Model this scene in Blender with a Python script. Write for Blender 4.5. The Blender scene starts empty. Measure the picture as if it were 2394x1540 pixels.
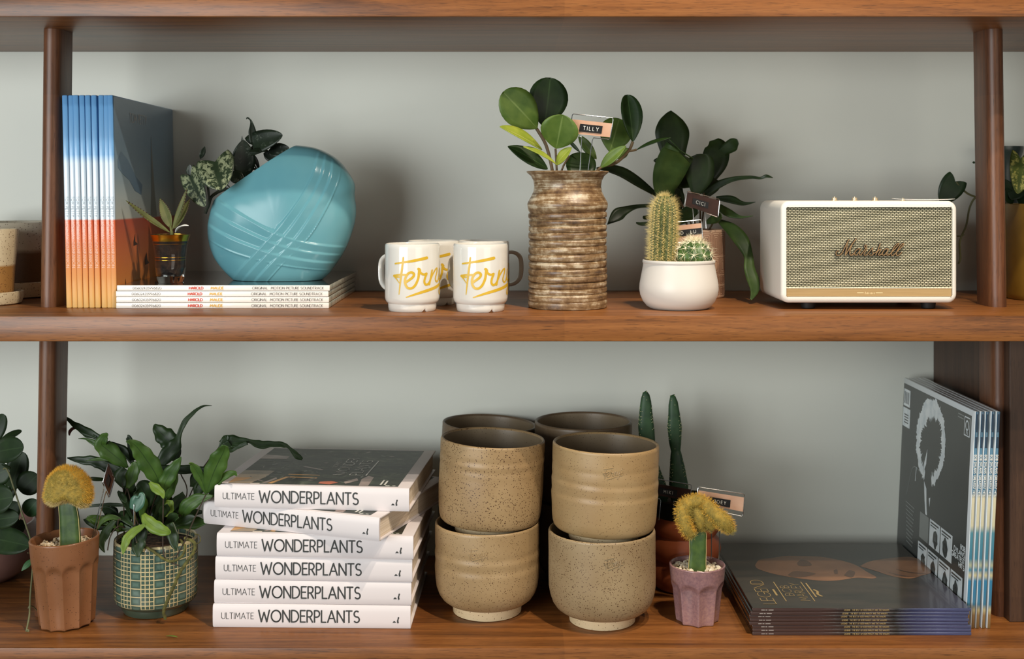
import bpy, bmesh, math, random
from mathutils import Vector, Matrix, Euler, noise
sin, cos, pi, sqrt = math.sin, math.cos, math.pi, math.sqrt
random.seed(7)
SC = bpy.context.scene
COL = SC.collection
def lin(c):
    r = []
    for x in c:
        x = x / 255.0
        r.append(x / 12.92 if x <= .04045 else ((x + .055) / 1.055) ** 2.4)
    return (r[0], r[1], r[2], 1.0)

# ------------------------------------------------------------------ camera
F, CX, HY, EYE, CAMY = 2803.0, 1197.0, 445.0, 1.5, -1.664
cam_d = bpy.data.cameras.new('camera')
cam = bpy.data.objects.new('camera', cam_d); COL.objects.link(cam)
cam.location = (0, CAMY, EYE); cam.rotation_euler = (pi / 2, 0, 0)
cam_d.sensor_width = 36.0; cam_d.lens = 36.0 * F / 2394.0
cam_d.shift_y = -(770.0 - HY) / 2394.0
cam_d.clip_start = .05
cam_d.dof.use_dof = True; cam_d.dof.focus_distance = 1.75; cam_d.dof.aperture_fstop = 5.0
SC.camera = cam
# ------------------------------------------------------------------ world, lamps, exposure
W = bpy.data.worlds.new('world'); SC.world = W; W.use_nodes = True
bg = W.node_tree.nodes['Background']; bg.inputs[0].default_value = (.92, .97, 1.0, 1); bg.inputs[1].default_value = .11
def aim(o, p): o.rotation_euler = (Vector(p) - o.location).to_track_quat('-Z', 'Y').to_euler()
def area(name, loc, tgt, sx, sy, col, e):
    d = bpy.data.lights.new(name, 'AREA'); d.shape = 'RECTANGLE'; d.size = sx; d.size_y = sy; d.energy = e; d.color = col
    o = bpy.data.objects.new(name, d); COL.objects.link(o); o.location = loc; aim(o, tgt); return o
def spot(name, loc, tgt, ang, col, e, r=.03, blend=.6):
    d = bpy.data.lights.new(name, 'SPOT'); d.spot_size = math.radians(ang); d.spot_blend = blend; d.energy = e; d.color = col
    d.shadow_soft_size = r
    o = bpy.data.objects.new(name, d); COL.objects.link(o); o.location = loc; aim(o, tgt); return o
area('window_daylight', (-1.9, -2.6, 1.52), (.0, .3, 1.35), 2.0, 1.2, (.95, .99, .99), 94)
area('room_bounce', (1.6, -2.7, 1.35), (.2, .3, 1.25), 1.6, 1.4, (1.0, .94, .82), 16)
spot('ceiling_spot_right', (.80, -1.18, 3.0), (-.15, .15, 1.25), 62, (1.0, .87, .72), 80, .02)
spot('ceiling_spot_middle', (.52, -.82, 3.0), (.04, .10, 1.2), 60, (1.0, .87, .72), 118, .02, .8)
spot('ceiling_spot_far', (1.35, -.95, 3.0), (.62, .12, 1.15), 50, (1.0, .84, .66), 50, .025)
SC.view_settings.view_transform = 'Standard'; SC.view_settings.look = 'None'
SC.view_settings.exposure = -0.22; SC.view_settings.gamma = 1.0
SC.view_settings.use_curve_mapping = False

# ------------------------------------------------------------------ helpers
def V(*a): return Vector(a)
def P(px, py, y):
    d = y - CAMY
    return Vector(((px - CX) * d / F, y, EYE - (py - HY) * d / F))
MAT = {}
def link(o, parent=None):
    COL.objects.link(o)
    if parent is not None: o.parent = parent
    return o
def thing(name, label, cat, loc, rot=(0, 0, 0), group=None):
    o = bpy.data.objects.new(name, None); COL.objects.link(o)
    o.empty_display_size = .02
    o.location = loc; o.rotation_euler = rot
    o['label'] = label; o['category'] = cat
    if group: o['group'] = group
    MAT[o.name] = Matrix.Translation(Vector(loc)) @ Euler(rot).to_matrix().to_4x4()
    return o
def dup(root, loc, rot, label, group=None):
    r = root.copy(); COL.objects.link(r); r.location = loc; r.rotation_euler = rot; r['label'] = label
    if group: r['group'] = group
    MAT[r.name] = Matrix.Translation(Vector(loc)) @ Euler(rot).to_matrix().to_4x4()
    def kids(a, b):
        for ch in list(a.children):
            c = ch.copy(); COL.objects.link(c); c.parent = b; MAT[c.name] = MAT[r.name]
            kids(ch, c)
    kids(root, r)
    return r

class MB:
    def __init__(s): s.v = []; s.f = []; s.m = []; s.uv = []
    def add(s, vs, fs, mi=0, uv=None):
        n = len(s.v)
        s.v += [tuple(v) for v in vs]
        s.f += [tuple(i + n for i in f) for f in fs]
        s.m += [mi] * len(fs)
        s.uv += uv if uv else [(0, 0)] * len(vs)
    def box(s, c, d, mi=0):
        x, y, z = c; a, b, h = d[0] / 2, d[1] / 2, d[2] / 2
        vs = [(x + i * a, y + j * b, z + k * h) for i in (-1, 1) for j in (-1, 1) for k in (-1, 1)]
        s.add(vs, [(0, 1, 3, 2), (4, 6, 7, 5), (0, 4, 5, 1), (2, 3, 7, 6), (0, 2, 6, 4), (1, 5, 7, 3)], mi)
    def rbox(s, c, d, bev, seg=2, mi=0):
        bm = bmesh.new(); bmesh.ops.create_cube(bm, size=1)
        for v in bm.verts: v.co = Vector((v.co.x * d[0] + c[0], v.co.y * d[1] + c[1], v.co.z * d[2] + c[2]))
        bmesh.ops.bevel(bm, geom=bm.edges[:], offset=bev, segments=seg, profile=.5, affect='EDGES')
        s.bm(bm, mi); bm.free()
    def bm(s, bm, mi=0):
        bm.verts.index_update()
        s.add([v.co.copy() for v in bm.verts], [[v.index for v in f.verts] for f in bm.faces], mi)
    def tube(s, pts, r, seg=8, mi=0, flat=1.0, n0=None, cap=True):
        pts = [Vector(p) for p in pts]; N = len(pts)
        rs = r if isinstance(r, (list, tuple)) else [r] * N
        t0 = (pts[1] - pts[0]).normalized()
        up = Vector(n0) if n0 else (V(0, 0, 1) if abs(t0.z) < .9 else V(0, 1, 0))
        a = up - t0 * up.dot(t0); a.normalize()
        vs = []; out = []; uv = []
        for i, p in enumerate(pts):
            t = (pts[min(i + 1, N - 1)] - pts[max(i - 1, 0)])
            if t.length < 1e-9: t = t0
            t.normalize()
            a = a - t * a.dot(t)
            if a.length < 1e-6: a = t.orthogonal()
            a.normalize(); b = t.cross(a)
            for k in range(seg):
                th = 2 * pi * k / seg
                d = a * cos(th) * flat + b * sin(th)
                vs.append(p + d * rs[i]); out.append((p + d * rs[i], d.normalized())); uv.append((k / seg, i / max(N - 1, 1)))
        fs = []
        for i in range(N - 1):
            for k in range(seg):
                q = (k + 1) % seg
                fs.append((i * seg + k, i * seg + q, (i + 1) * seg + q, (i + 1) * seg + k))
        if cap:
            fs.append(tuple(range(seg - 1, -1, -1))); fs.append(tuple((N - 1) * seg + k for k in range(seg)))
        s.add(vs, fs, mi, uv)
        return out
    def lathe(s, prof, seg=48, c=(0, 0, 0), mod=None, mi=0, tilt=None, a0=pi / 2, capb=True, capt=False):
        vs = []; uv = []
        N = len(prof)
        for i, (r, z) in enumerate(prof):
            for k in range(seg):
                th = a0 + 2 * pi * k / seg
                rr, zz = (r, z) if mod is None else mod(r, z, th, i)
                p = Vector((rr * cos(th), rr * sin(th), zz))
                if tilt is not None: p = tilt @ p
                vs.append(p + Vector(c)); uv.append((k / seg, z))
        fs = []
        for i in range(N - 1):
            for k in range(seg):
                q = (k + 1) % seg
                fs.append((i * seg + k, i * seg + q, (i + 1) * seg + q, (i + 1) * seg + k))
        if capb: fs.append(tuple(range(seg - 1, -1, -1)))
        if capt: fs.append(tuple((N - 1) * seg + k for k in range(seg)))
        s.add(vs, fs, mi, uv)
    def hair(s, p, d, L, r, mi=0):
        d = Vector(d).normalized(); a = d.orthogonal().normalized(); b = d.cross(a); p = Vector(p)
        vs = [p + (a * cos(t) + b * sin(t)) * r for t in (0, 2.094, 4.189)] + [p + d * L]
        s.add(vs, [(0, 1, 3), (1, 2, 3), (2, 0, 3)], mi)
    def blob(s, c, r, mi=0, jit=0, sub=1, sq=(1, 1, 1)):
        bm = bmesh.new(); bmesh.ops.create_icosphere(bm, subdivisions=sub, radius=1)
        o = Vector((random.random() * 99, random.random() * 99, 0))
        for v in bm.verts:
            k = 1 + jit * noise.noise(v.co * 1.3 + o)
            v.co = Vector((v.co.x * r * sq[0] * k, v.co.y * r * sq[1] * k, v.co.z * r * sq[2] * k)) + Vector(c)
        s.bm(bm, mi); bm.free()
    def poly(s, pts, mi=0): s.add(pts, [tuple(range(len(pts)))], mi)
    def build(s, name, mats, parent=None, w=True, smooth=40, solid=0, label=None, stuff=False):
        me = bpy.data.meshes.new(name)
        vs = s.v
        if parent is not None and w:
            inv = MAT[parent.name].inverted(); vs = [tuple(inv @ Vector(v)) for v in vs]
        me.from_pydata(vs, [], s.f)
        if not isinstance(mats, (list, tuple)): mats = [mats]
        for m in mats: me.materials.append(m)
        if len(mats) > 1: me.polygons.foreach_set('material_index', s.m)
        ul = me.uv_layers.new(name='UVMap'); data = []
        for f in s.f:
            us = [s.uv[i] for i in f]
            if max(u[0] for u in us) - min(u[0] for u in us) > .5: us = [(u[0] + 1 if u[0] < .5 else u[0], u[1]) for u in us]
            for u in us: data += [u[0], u[1]]
        ul.data.foreach_set('uv', data)
        me.polygons.foreach_set('use_smooth', [bool(smooth)] * len(s.f))
        me.update()
        if smooth: me.set_sharp_from_angle(angle=math.radians(smooth))
        o = bpy.data.objects.new(name, me); link(o, parent)
        if parent is not None: MAT[o.name] = MAT[parent.name]
        else: MAT[o.name] = Matrix.Identity(4)
        if solid:
            md = o.modifiers.new('thickness', 'SOLIDIFY'); md.thickness = solid; md.offset = 0
        if label: o['label'] = label
        if stuff: o['kind'] = 'stuff'
        return o

def cr(pts, n=6):
    """Catmull-Rom resampling of tuples."""
    out = []; N = len(pts); pts = [tuple(p) for p in pts]
    for i in range(N - 1):
        a, b, c, d = pts[max(i - 1, 0)], pts[i], pts[i + 1], pts[min(i + 2, N - 1)]
        for k in range(n):
            t = k / n
            out.append(tuple(.5 * (2 * b[j] + (c[j] - a[j]) * t + (2 * a[j] - 5 * b[j] + 4 * c[j] - d[j]) * t * t + (3 * b[j] - a[j] - 3 * c[j] + d[j]) * t ** 3) for j in range(len(b))))
    out.append(pts[-1]); return out

# ------------------------------------------------------------------ materials
class G:
    def __init__(s, name, col=(128, 128, 128), rough=.5, **k):
        s.mat = bpy.data.materials.new(name); s.mat.use_nodes = True; s.nt = s.mat.node_tree
        s.b = s.nt.nodes['Principled BSDF']
        s.set('Base Color', col if not isinstance(col, tuple) else lin(col)); s.set('Roughness', rough)
        for a, b in k.items(): s.set({'metal': 'Metallic', 'spec': 'Specular IOR Level', 'coat': 'Coat Weight', 'trans': 'Transmission Weight', 'ior': 'IOR', 'alpha': 'Alpha', 'sheen': 'Sheen Weight'}[a], b)
    def set(s, k, v):
        if isinstance(v, bpy.types.NodeSocket): s.nt.links.new(v, s.b.inputs[k])
        else: s.b.inputs[k].default_value = v
    def n(s, t, ins=None, **at):
        nd = s.nt.nodes.new('ShaderNode' + t)
        for a, b in at.items(): setattr(nd, a, b)
        for k, v in (ins or {}).items():
            if isinstance(v, bpy.types.NodeSocket): s.nt.links.new(v, nd.inputs[k])
            else: nd.inputs[k].default_value = v
        return nd
    def m(s, op, a, b=0.0, c=0.0): return s.n('Math', {0: a, 1: b, 2: c}, operation=op).outputs[0]
    def mix(s, f, a, b):
        nd = s.n('Mix', {0: f, 6: lin(a) if isinstance(a, tuple) else a, 7: lin(b) if isinstance(b, tuple) else b}, data_type='RGBA')
        return nd.outputs[2]
    def ramp(s, f, st, interp='LINEAR'):
        nd = s.n('ValToRGB', {0: f}); r = nd.color_ramp; r.interpolation = interp
        while len(r.elements) < len(st): r.elements.new(.5)
        for e, (p, c) in zip(r.elements, st): e.position = p; e.color = lin(c) if len(c) == 3 else c
        return nd.outputs[0]
    def co(s, kind='Object', scale=None):
        o = s.n('TexCoord').outputs[kind]
        if scale: o = s.n('Mapping', {0: o, 3: scale}).outputs[0]
        return o
    def noise(s, vec, scale, det=3, rough=.5, dist=0): return s.n('TexNoise', {'Vector': vec, 'Scale': scale, 'Detail': det, 'Roughness': rough, 'Distortion': dist}).outputs[0]
    def bump(s, h, st, d=.001): s.set('Normal', s.n('Bump', {'Height': h, 'Strength': st, 'Distance': d}).outputs[0])
BW = ((0, (0, 0, 0)), (1, (255, 255, 255)))
def plain(name, col, rough=.5, **k): return G(name, col, rough, **k).mat
def varied(name, a, b, scale, rough=.5, bump=0, bs=None, stretch=None, lo=.35, hi=.65, **k):
    g = G(name, a, rough, **k); co = g.co('Object', stretch)
    f = g.noise(co, scale, 4)
    g.set('Base Color', g.ramp(f, ((lo, a), (hi, b))))
    if bump: g.bump(g.noise(co, bs or scale * 3, 3), bump)
    return g.mat
def wood(name, axis, dark, mid, light, rough=.38):
    g = G(name, mid, rough, spec=.45)
    st = {'x': (1.2, 26, 26), 'z': (26, 26, 1.2)}[axis]
    c = g.co('Object'); cs = g.co('Object', st)
    n1 = g.noise(cs, 2.2, 6, .62, .6); n2 = g.noise(g.co('Object', tuple(a * 4 for a in st)), 4, 4, .6)
    sx = g.n('SeparateXYZ', {0: c}).outputs['XYZ'.index(axis.upper())]
    pl = g.n('TexWhiteNoise', {'W': g.m('FLOOR', g.m('MULTIPLY', g.m('ADD', sx, -.073), 1.35))}, noise_dimensions='1D').outputs[0]
    f = g.m('ADD', g.m('ADD', g.m('MULTIPLY', n1, .75), g.m('MULTIPLY', n2, .28)), g.m('MULTIPLY', g.m('SUBTRACT', pl, .5), .12))
    base = g.ramp(f, ((.28, dark), (.50, mid), (.74, light)))
    pores = g.ramp(g.noise(g.co('Object', tuple(a * 9 for a in st)), 5, 2), ((.30, (90, 90, 90)), (.42, (255, 255, 255))))
    mx = g.n('Mix', {0: .55, 6: base, 7: pores}, data_type='RGBA', blend_type='MULTIPLY')
    g.set('Base Color', mx.outputs[2])
    g.bump(n2, .12, .0006)
    return g.mat
def clay(name, a, b, speck, rough=.45, dens=380, thr=.22, low=None, zlow=0, **k):
    """glazed stoneware with iron speckles; below zlow (object Z) another glaze"""
    g = G(name, a, rough, **k); co = g.co('Object')
    base = g.ramp(g.noise(co, 14, 3), ((.35, a), (.65, b)))
    if low:
        z = g.n('SeparateXYZ', {0: co}).outputs[2]
        z = g.m('ADD', z, g.m('MULTIPLY', g.noise(co, 30, 2), .006))
        base = g.mix(g.ramp(z, ((max(zlow - .002, 0), (255, 255, 255)), (zlow + .001, (0, 0, 0)))), base, low)
    wob = g.n('TexNoise', {'Vector': co, 'Scale': 420.0, 'Detail': 2.0}).outputs[1]
    vec = g.n('VectorMath', {0: co, 1: g.n('VectorMath', {0: wob, 3: .0032}, operation='SCALE').outputs[0]}, operation='ADD').outputs[0]
    v = g.n('TexVoronoi', {'Vector': vec, 'Scale': dens, 'Randomness': 1.0})
    dist = v.outputs['Distance']
    keep = g.m('GREATER_THAN', g.n('SeparateXYZ', {0: v.outputs['Color']}).outputs[0], g.ramp(g.noise(co, 22, 2), ((.3, (210, 210, 210)), (.7, (110, 110, 110)))))
    sp = g.m('MULTIPLY', g.m('LESS_THAN', dist, thr), keep)
    g.set('Base Color', g.mix(sp, base, speck))
    g.bump(g.noise(co, 60, 3), .06)
    return g.mat
def leafm(name, dark, light, rib=None, rough=.38, silver=None, thr=(.48, .56), **k):
    g = G(name, dark, rough + .07, spec=.32, **k)
    uv = g.n('UVMap').outputs[0]
    base = g.ramp(g.noise(g.co('Object'), 45, 3), ((.3, dark), (.7, light)))
    su = g.n('SeparateXYZ', {0: uv})
    q = g.m('ABSOLUTE', g.m('SUBTRACT', su.outputs[0], .5))
    if silver:
        nz = g.noise(g.n('Mapping', {0: g.co('Object'), 3: (1, 1, 1)}).outputs[0], 120, 5, .7, .8)
        f = g.m('MULTIPLY', g.ramp(nz, ((thr[0], (0, 0, 0)), (thr[1], (255, 255, 255)))), g.ramp(q, ((.05, (0, 0, 0)), (.14, (255, 255, 255)), (.42, (255, 255, 255)), (.48, (90, 90, 90)))))
        base = g.mix(f, base, silver)
    if rib: base = g.mix(g.ramp(q, ((.012, (255, 255, 255)), (.03, (0, 0, 0)))), base, rib)
    g.set('Base Color', base)
    g.bump(g.noise(g.co('Object'), 90, 3), .12)
    return g.mat

M_wall = varied('wall_paint', (211, 213, 203), (216, 218, 208), 2.5, .55, .03, 160)
M_board = wood('board_wood', 'x', (66, 36, 16), (128, 78, 36), (158, 102, 52))
M_post = wood('post_wood', 'z', (60, 35, 21), (102, 63, 39), (126, 84, 54), .40)
M_panel = wood('panel_wood', 'z', (42, 27, 18), (68, 45, 31), (86, 60, 42), .45)
M_white = plain('white_glaze', (226, 223, 214), .12, coat=.4)
M_gold_print = plain('gold_print', (212, 172, 42), .4)
M_dark_ink = plain('dark_ink', (52, 54, 52), .55)
M_grey_ink = plain('grey_ink', (96, 92, 88), .55)
M_pale_ink = plain('pale_ink', (226, 226, 218), .5)
M_gold_ink = plain('gold_ink', (172, 148, 98), .45)
M_red_ink = plain('red_ink', (212, 84, 62), .5)
M_yellow_ink = plain('yellow_ink', (226, 180, 92), .5)
M_wire = plain('steel_wire', (200, 200, 198), .22, metal=1.0)
M_copper = varied('copper_plate', (228, 186, 158), (218, 170, 140), 40, .36, metal=.4)
M_copper_dark = varied('shaded_copper_plate', (74, 46, 36), (58, 36, 28), 40, .3, metal=.4)  # copper with shade put into its colour, as on the shadowed CICI plate
M_black_tape = plain('black_tape', (22, 22, 23), .35)
M_soil = varied('soil', (38, 27, 19), (84, 60, 40), 180, .95, .8, 260)
M_bark = varied('bark_soil', (22, 14, 10), (66, 42, 25), 130, .8, .8, 200)
M_pebble = varied('pale_pebble', (206, 178, 138), (236, 222, 196), 150, .8)
M_pebble_w = varied('white_pebble', (214, 196, 160), (246, 238, 220), 150, .8)

# ------------------------------------------------------------------ stroke lettering
def arc(cx, cy, rx, ry, a0, a1, n=9): return [(cx + rx * cos(math.radians(a0 + (a1 - a0) * i / n)), cy + ry * sin(math.radians(a0 + (a1 - a0) * i / n))) for i in range(n + 1)]
S_ = arc(.28, .74, .25, .26, 50, 270, 8) + arc(.28, .25, .28, .25, 90, -140, 8)
GL = {
 'A': (.78, [[(0, 0), (.39, 1), (.78, 0)], [(.13, .33), (.65, .33)]]),
 'B': (.56, [[(0, 0), (0, 1), (.25, 1)] + arc(.25, .75, .24, .25, 90, -90) + [(0, .5)], [(.25, .5)] + arc(.27, .25, .29, .25, 90, -90) + [(0, 0)]]),
 'C': (.78, [arc(.48, .5, .48, .5, 48, 312, 16)]),
 'D': (.72, [[(0, 0), (0, 1), (.22, 1)] + arc(.22, .5, .5, .5, 90, -90, 14) + [(0, 0)]]),
 'E': (.48, [[(.48, 1), (0, 1), (0, 0), (.48, 0)], [(0, .52), (.42, .52)]]),
 'F': (.46, [[(.46, 1), (0, 1), (0, 0)], [(0, .5), (.4, .5)]]),
 'G': (.88, [arc(.5, .5, .5, .5, 48, 350, 18) + [(.55, .42)]]),
 'H': (.66, [[(0, 0), (0, 1)], [(.66, 0), (.66, 1)], [(0, .52), (.66, .52)]]),
 'I': (.0, [[(0, 0), (0, 1)]]),
 'J': (.36, [[(.36, 1), (.36, .22)] + arc(.16, .22, .2, .22, 0, -140, 7)]),
 'K': (.56, [[(0, 0), (0, 1)], [(.54, 1), (.02, .46), (.56, 0)]]),
 'L': (.44, [[(0, 1), (0, 0), (.44, 0)]]),
 'M': (.86, [[(0, 0), (.1, 1), (.43, .3), (.76, 1), (.86, 0)]]),
 'N': (.70, [[(0, 0), (0, 1), (.70, 0), (.70, 1)]]),
 'O': (.98, [arc(.49, .5, .49, .5, 90, 450, 22)]),
 'P': (.52, [[(0, 0), (0, 1), (.24, 1)] + arc(.24, .72, .28, .28, 90, -90) + [(0, .44)]]),
 'Q': (.98, [arc(.49, .5, .49, .5, 90, 450, 22), [(.6, .25), (.95, -.05)]]),
 'R': (.56, [[(0, 0), (0, 1), (.24, 1)] + arc(.24, .73, .27, .27, 90, -90) + [(0, .46)], [(.26, .46), (.56, 0)]]),
 'S': (.56, [S_]),
 'T': (.60, [[(0, 1), (.60, 1)], [(.30, 1), (.30, 0)]]),
 'U': (.66, [[(0, 1), (0, .33)] + arc(.33, .33, .33, .33, 180, 360, 12) + [(.66, 1)]]),
 'V': (.74, [[(0, 1), (.37, 0), (.74, 1)]]),
 'W': (1.10, [[(0, 1), (.27, 0), (.55, .82), (.83, 0), (1.10, 1)]]),
 'X': (.66, [[(0, 1), (.66, 0)], [(.66, 1), (0, 0)]]),
 'Y': (.68, [[(0, 1), (.34, .46), (.68, 1)], [(.34, .46), (.34, 0)]]),
 'Z': (.6, [[(0, 1), (.6, 1), (0, 0), (.6, 0)]]),
 '0': (.66, [arc(.33, .5, .33, .5, 90, 450, 20)]), '1': (.2, [[(0, .8), (.2, 1), (.2, 0)]]),
 '2': (.5, [arc(.25, .73, .25, .27, 170, -35, 10) + [(0, 0), (.52, 0)]]),
 '3': (.5, [arc(.23, .76, .22, .24, 150, -90, 9), arc(.23, .27, .27, .27, 90, -150, 10)]),
 '4': (.56, [[(.42, 0), (.42, 1), (0, .26), (.56, .26)]]),
 '5': (.5, [[(.46, 1), (.1, 1), (.05, .58)] + arc(.22, .31, .28, .31, 110, -140, 10)]),
 '6': (.56, [[(.4, 1), (.06, .45)], arc(.28, .28, .28, .28, 90, 450, 16)]),
 '8': (.52, [arc(.26, .76, .2, .24, 90, 450, 14), arc(.26, .27, .26, .27, 90, 450, 16)]),
 '9': (.56, [[(.16, 0), (.5, .55)], arc(.28, .72, .28, .28, 90, 450, 16)]),
 '.': (.0, [[(0, 0), (0, .02)]]), "'": (.0, [[(0, .75), (0, 1)]]), '-': (.4, [[(0, .45), (.4, .45)]]), '*': (.1, [[(0, .45), (.1, .55)], [(0, .55), (.1, .45)]]), '&': (.5, [arc(.25, .5, .25, .4, 0, 360, 10)]),
}
def stroke(mb, pts, w, g, mi=0, discs=True):
    """flat stroke of width w (number, or one per point) through 2-D pts, laid on a surface by g(u, v)"""
    ws = w if isinstance(w, (list, tuple)) else [w] * len(pts)
    e = 1e-3; x, y = pts[0]; o = g(x, y); nn = (g(x + e, y) - o).cross(g(x, y + e) - o)
    nn = nn.normalized() if nn.length > 0 else V(0, 0, 0)
    def lay(q):
        stroke.k = (stroke.k + 1) % 23; o = nn * (stroke.k * 5e-6)
        mb.add([p + o for p in q], [tuple(range(len(q)))], mi)
    for i in range(len(pts) - 1):
        (x0, y0), (x1, y1) = pts[i], pts[i + 1]
        dx, dy = x1 - x0, y1 - y0; L = math.hypot(dx, dy)
        if L < 1e-9: continue
        nx, ny = -dy / L / 2, dx / L / 2; a, b = ws[i], ws[i + 1]
        lay([g(x0 - nx * a, y0 - ny * a), g(x1 - nx * b, y1 - ny * b), g(x1 + nx * b, y1 + ny * b), g(x0 + nx * a, y0 + ny * a)])
    if discs:
        for i, (x, y) in enumerate(pts):
            r = ws[i] / 2
            lay([g(x + r * cos(k * pi / 4), y + r * sin(k * pi / 4)) for k in range(8)])
stroke.k = 0
def tw(s, gap=.24, sp=.5):
    x = 0
    for ch in s: x += sp if ch == ' ' else GL[ch][0] + gap
    return x - gap
def text(mb, s, u0, v0, h, g, sw=.1, gap=.24, sp=.5, xs=1.0, mi=0, width=None, discs=True):
    if width: xs = width / (tw(s, gap, sp) * h)
    x = 0
    for ch in s:
        if ch == ' ': x += sp; continue
        wd, ss = GL[ch]
        for st in ss: stroke(mb, [(u0 + (x + a) * h * xs, v0 + b * h) for a, b in st], sw * h, g, mi, discs)
        x += wd + gap
def plane(o, u, v, n=None, off=.0003):
    o, u, v = Vector(o), Vector(u).normalized(), Vector(v).normalized()
    nn = u.cross(v) * off
    return lambda a, b: o + u * a + v * b + nn
def cyl(c, rf, a0=-pi / 2, off=.0003):
    """wrap u (arc length, + to the right seen from the front) and v (height) round a vertical axis at c"""
    c = Vector(c)
    def g(u, v):
        r = rf(v) if callable(rf) else rf
        a = a0 + u / r
        return c + Vector(((r + off) * cos(a), (r + off) * sin(a), v))
    return g

# ------------------------------------------------------------------ leaves
def prof(shape, s):
    if shape == 'round': return sqrt(max(0, 1 - (2 * s - 1) ** 2))
    if shape == 'obov':
        return sqrt(max(0, 1 - ((s - .6) / .4) ** 2)) if s > .6 else sin(pi / 2 * (s / .6)) ** .8
    if shape == 'heart': return min(1, ((s + .10) ** .32) * (max(0, 1 - s) ** .62) * 1.66)
    if shape == 'lance': return sin(pi * s ** .9) ** .9
    return sin(pi * s) ** .75
def leaf(mb, b, t, w, shape='oval', n=(0, -1, .3), bend=0., fold=.15, mi=0, N=14, K=6):
    b, t = Vector(b), Vector(t); ax = t - b; L = ax.length; a = ax / L
    nn = Vector(n); nn -= a * nn.dot(a); nn.normalize(); sd = a.cross(nn)
    vs = []; uv = []
    for i in range(N + 1):
        s = (1 - cos(pi * i / N)) / 2
        c = b + ax * s + nn * bend * L * sin(pi * s)
        hw = w / 2 * prof(shape, s)
        for j in range(K + 1):
            q = 2 * j / K - 1
            p = c + sd * hw * q + nn * fold * hw * (abs(q) ** 1.3) 
            if shape == 'heart': p = p - a * L * .20 * (1 - s) ** 2 * (1 - (1 - abs(q)) ** 2)
            if shape == 'obov': p = p + a * L * .03 * abs(q) * s ** 4
            vs.append(p); uv.append((.5 + q / 2 * .98, s))
    fs = [(i * (K + 1) + j, i * (K + 1) + j + 1, (i + 1) * (K + 1) + j + 1, (i + 1) * (K + 1) + j) for i in range(N) for j in range(K)]
    mb.add(vs, fs, mi, uv)
def strap(mb, pts, n=(0, -1, .3), fold=.25, wav=0., mi=0, K=4, sub=6):
    """ribbon leaf through (Vector, width) pairs"""
    q = cr([(p.x, p.y, p.z, w) for p, w in pts], sub); N = len(q)
    nn = Vector(n); vs = []; uv = []
    ph = random.random() * 9
    for i, (x, y, z, w) in enumerate(q):
        p = Vector((x, y, z)); t = Vector(q[min(i + 1, N - 1)][:3]) - Vector(q[max(i - 1, 0)][:3]); t.normalize()
        k = nn - t * nn.dot(t)
        if k.length < .15: k = t.orthogonal()
        k.normalize(); sd = t.cross(k)
        w = max(w, .0006)
        for j in range(K + 1):
            a = 2 * j / K - 1
            ww = w / 2 * (1 + wav * .5 * sin(i * 1.1 + ph + (2 if a > 0 else 0)))
            vs.append(p + sd * ww * a + k * (fold * ww * abs(a) + wav * .35 * w * a * sin(i * .9 + ph))); uv.append((.5 + a * .49, i / (N - 1)))
    fs = [(i * (K + 1) + j, i * (K + 1) + j + 1, (i + 1) * (K + 1) + j + 1, (i + 1) * (K + 1) + j) for i in range(N - 1) for j in range(K)]
    mb.add(vs, fs, mi, uv)
class Zm:
    """a view of part of the place: reads a point off at a given distance behind the shelf's front edge"""
    def __init__(s, ox, oy, k, y): s.ox, s.oy, s.k, s.y = ox, oy, k, y
    def p(s, x, y, d=None): return P(s.ox + x / s.k, s.oy + y / s.k, s.y if d is None else d)
    def w(s, w, d=None): return w / s.k * ((s.y if d is None else d) - CAMY) / F
def straps(mb, Z, lst, wav=0., n=(0, -1, .3), fold=.25):
    for it in lst:
        mi, d0, d1, pts = it
        N = len(pts)
        q = []
        for i, (x, y, w) in enumerate(pts):
            d = d0 + (d1 - d0) * i / (N - 1); q.append((Z.p(x, y, d), Z.w(w, d) * (1.14 if w > 40 else 1)))
        strap(mb, q, n, fold, wav, mi)
def disc_rocks(mb, c, R, n, r, zj=.002):
    for i in range(n):
        a = random.random() * 2 * pi; q = R * sqrt(random.random())
        mb.blob((c[0] + q * cos(a), c[1] + q * sin(a), c[2] + random.uniform(0, zj)), r * random.uniform(.6, 1.25), 0, .9, 1, (1, random.uniform(.7, 1), random.uniform(.55, .9)))
def soil_disc(c, R, name, mat, parent, dome=.003):
    mb = MB(); mb.lathe([(R, 0), (R * .75, dome * .6), (R * .4, dome), (1e-4, dome)], 32, c)
    return mb.build(name, mat, parent)
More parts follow.
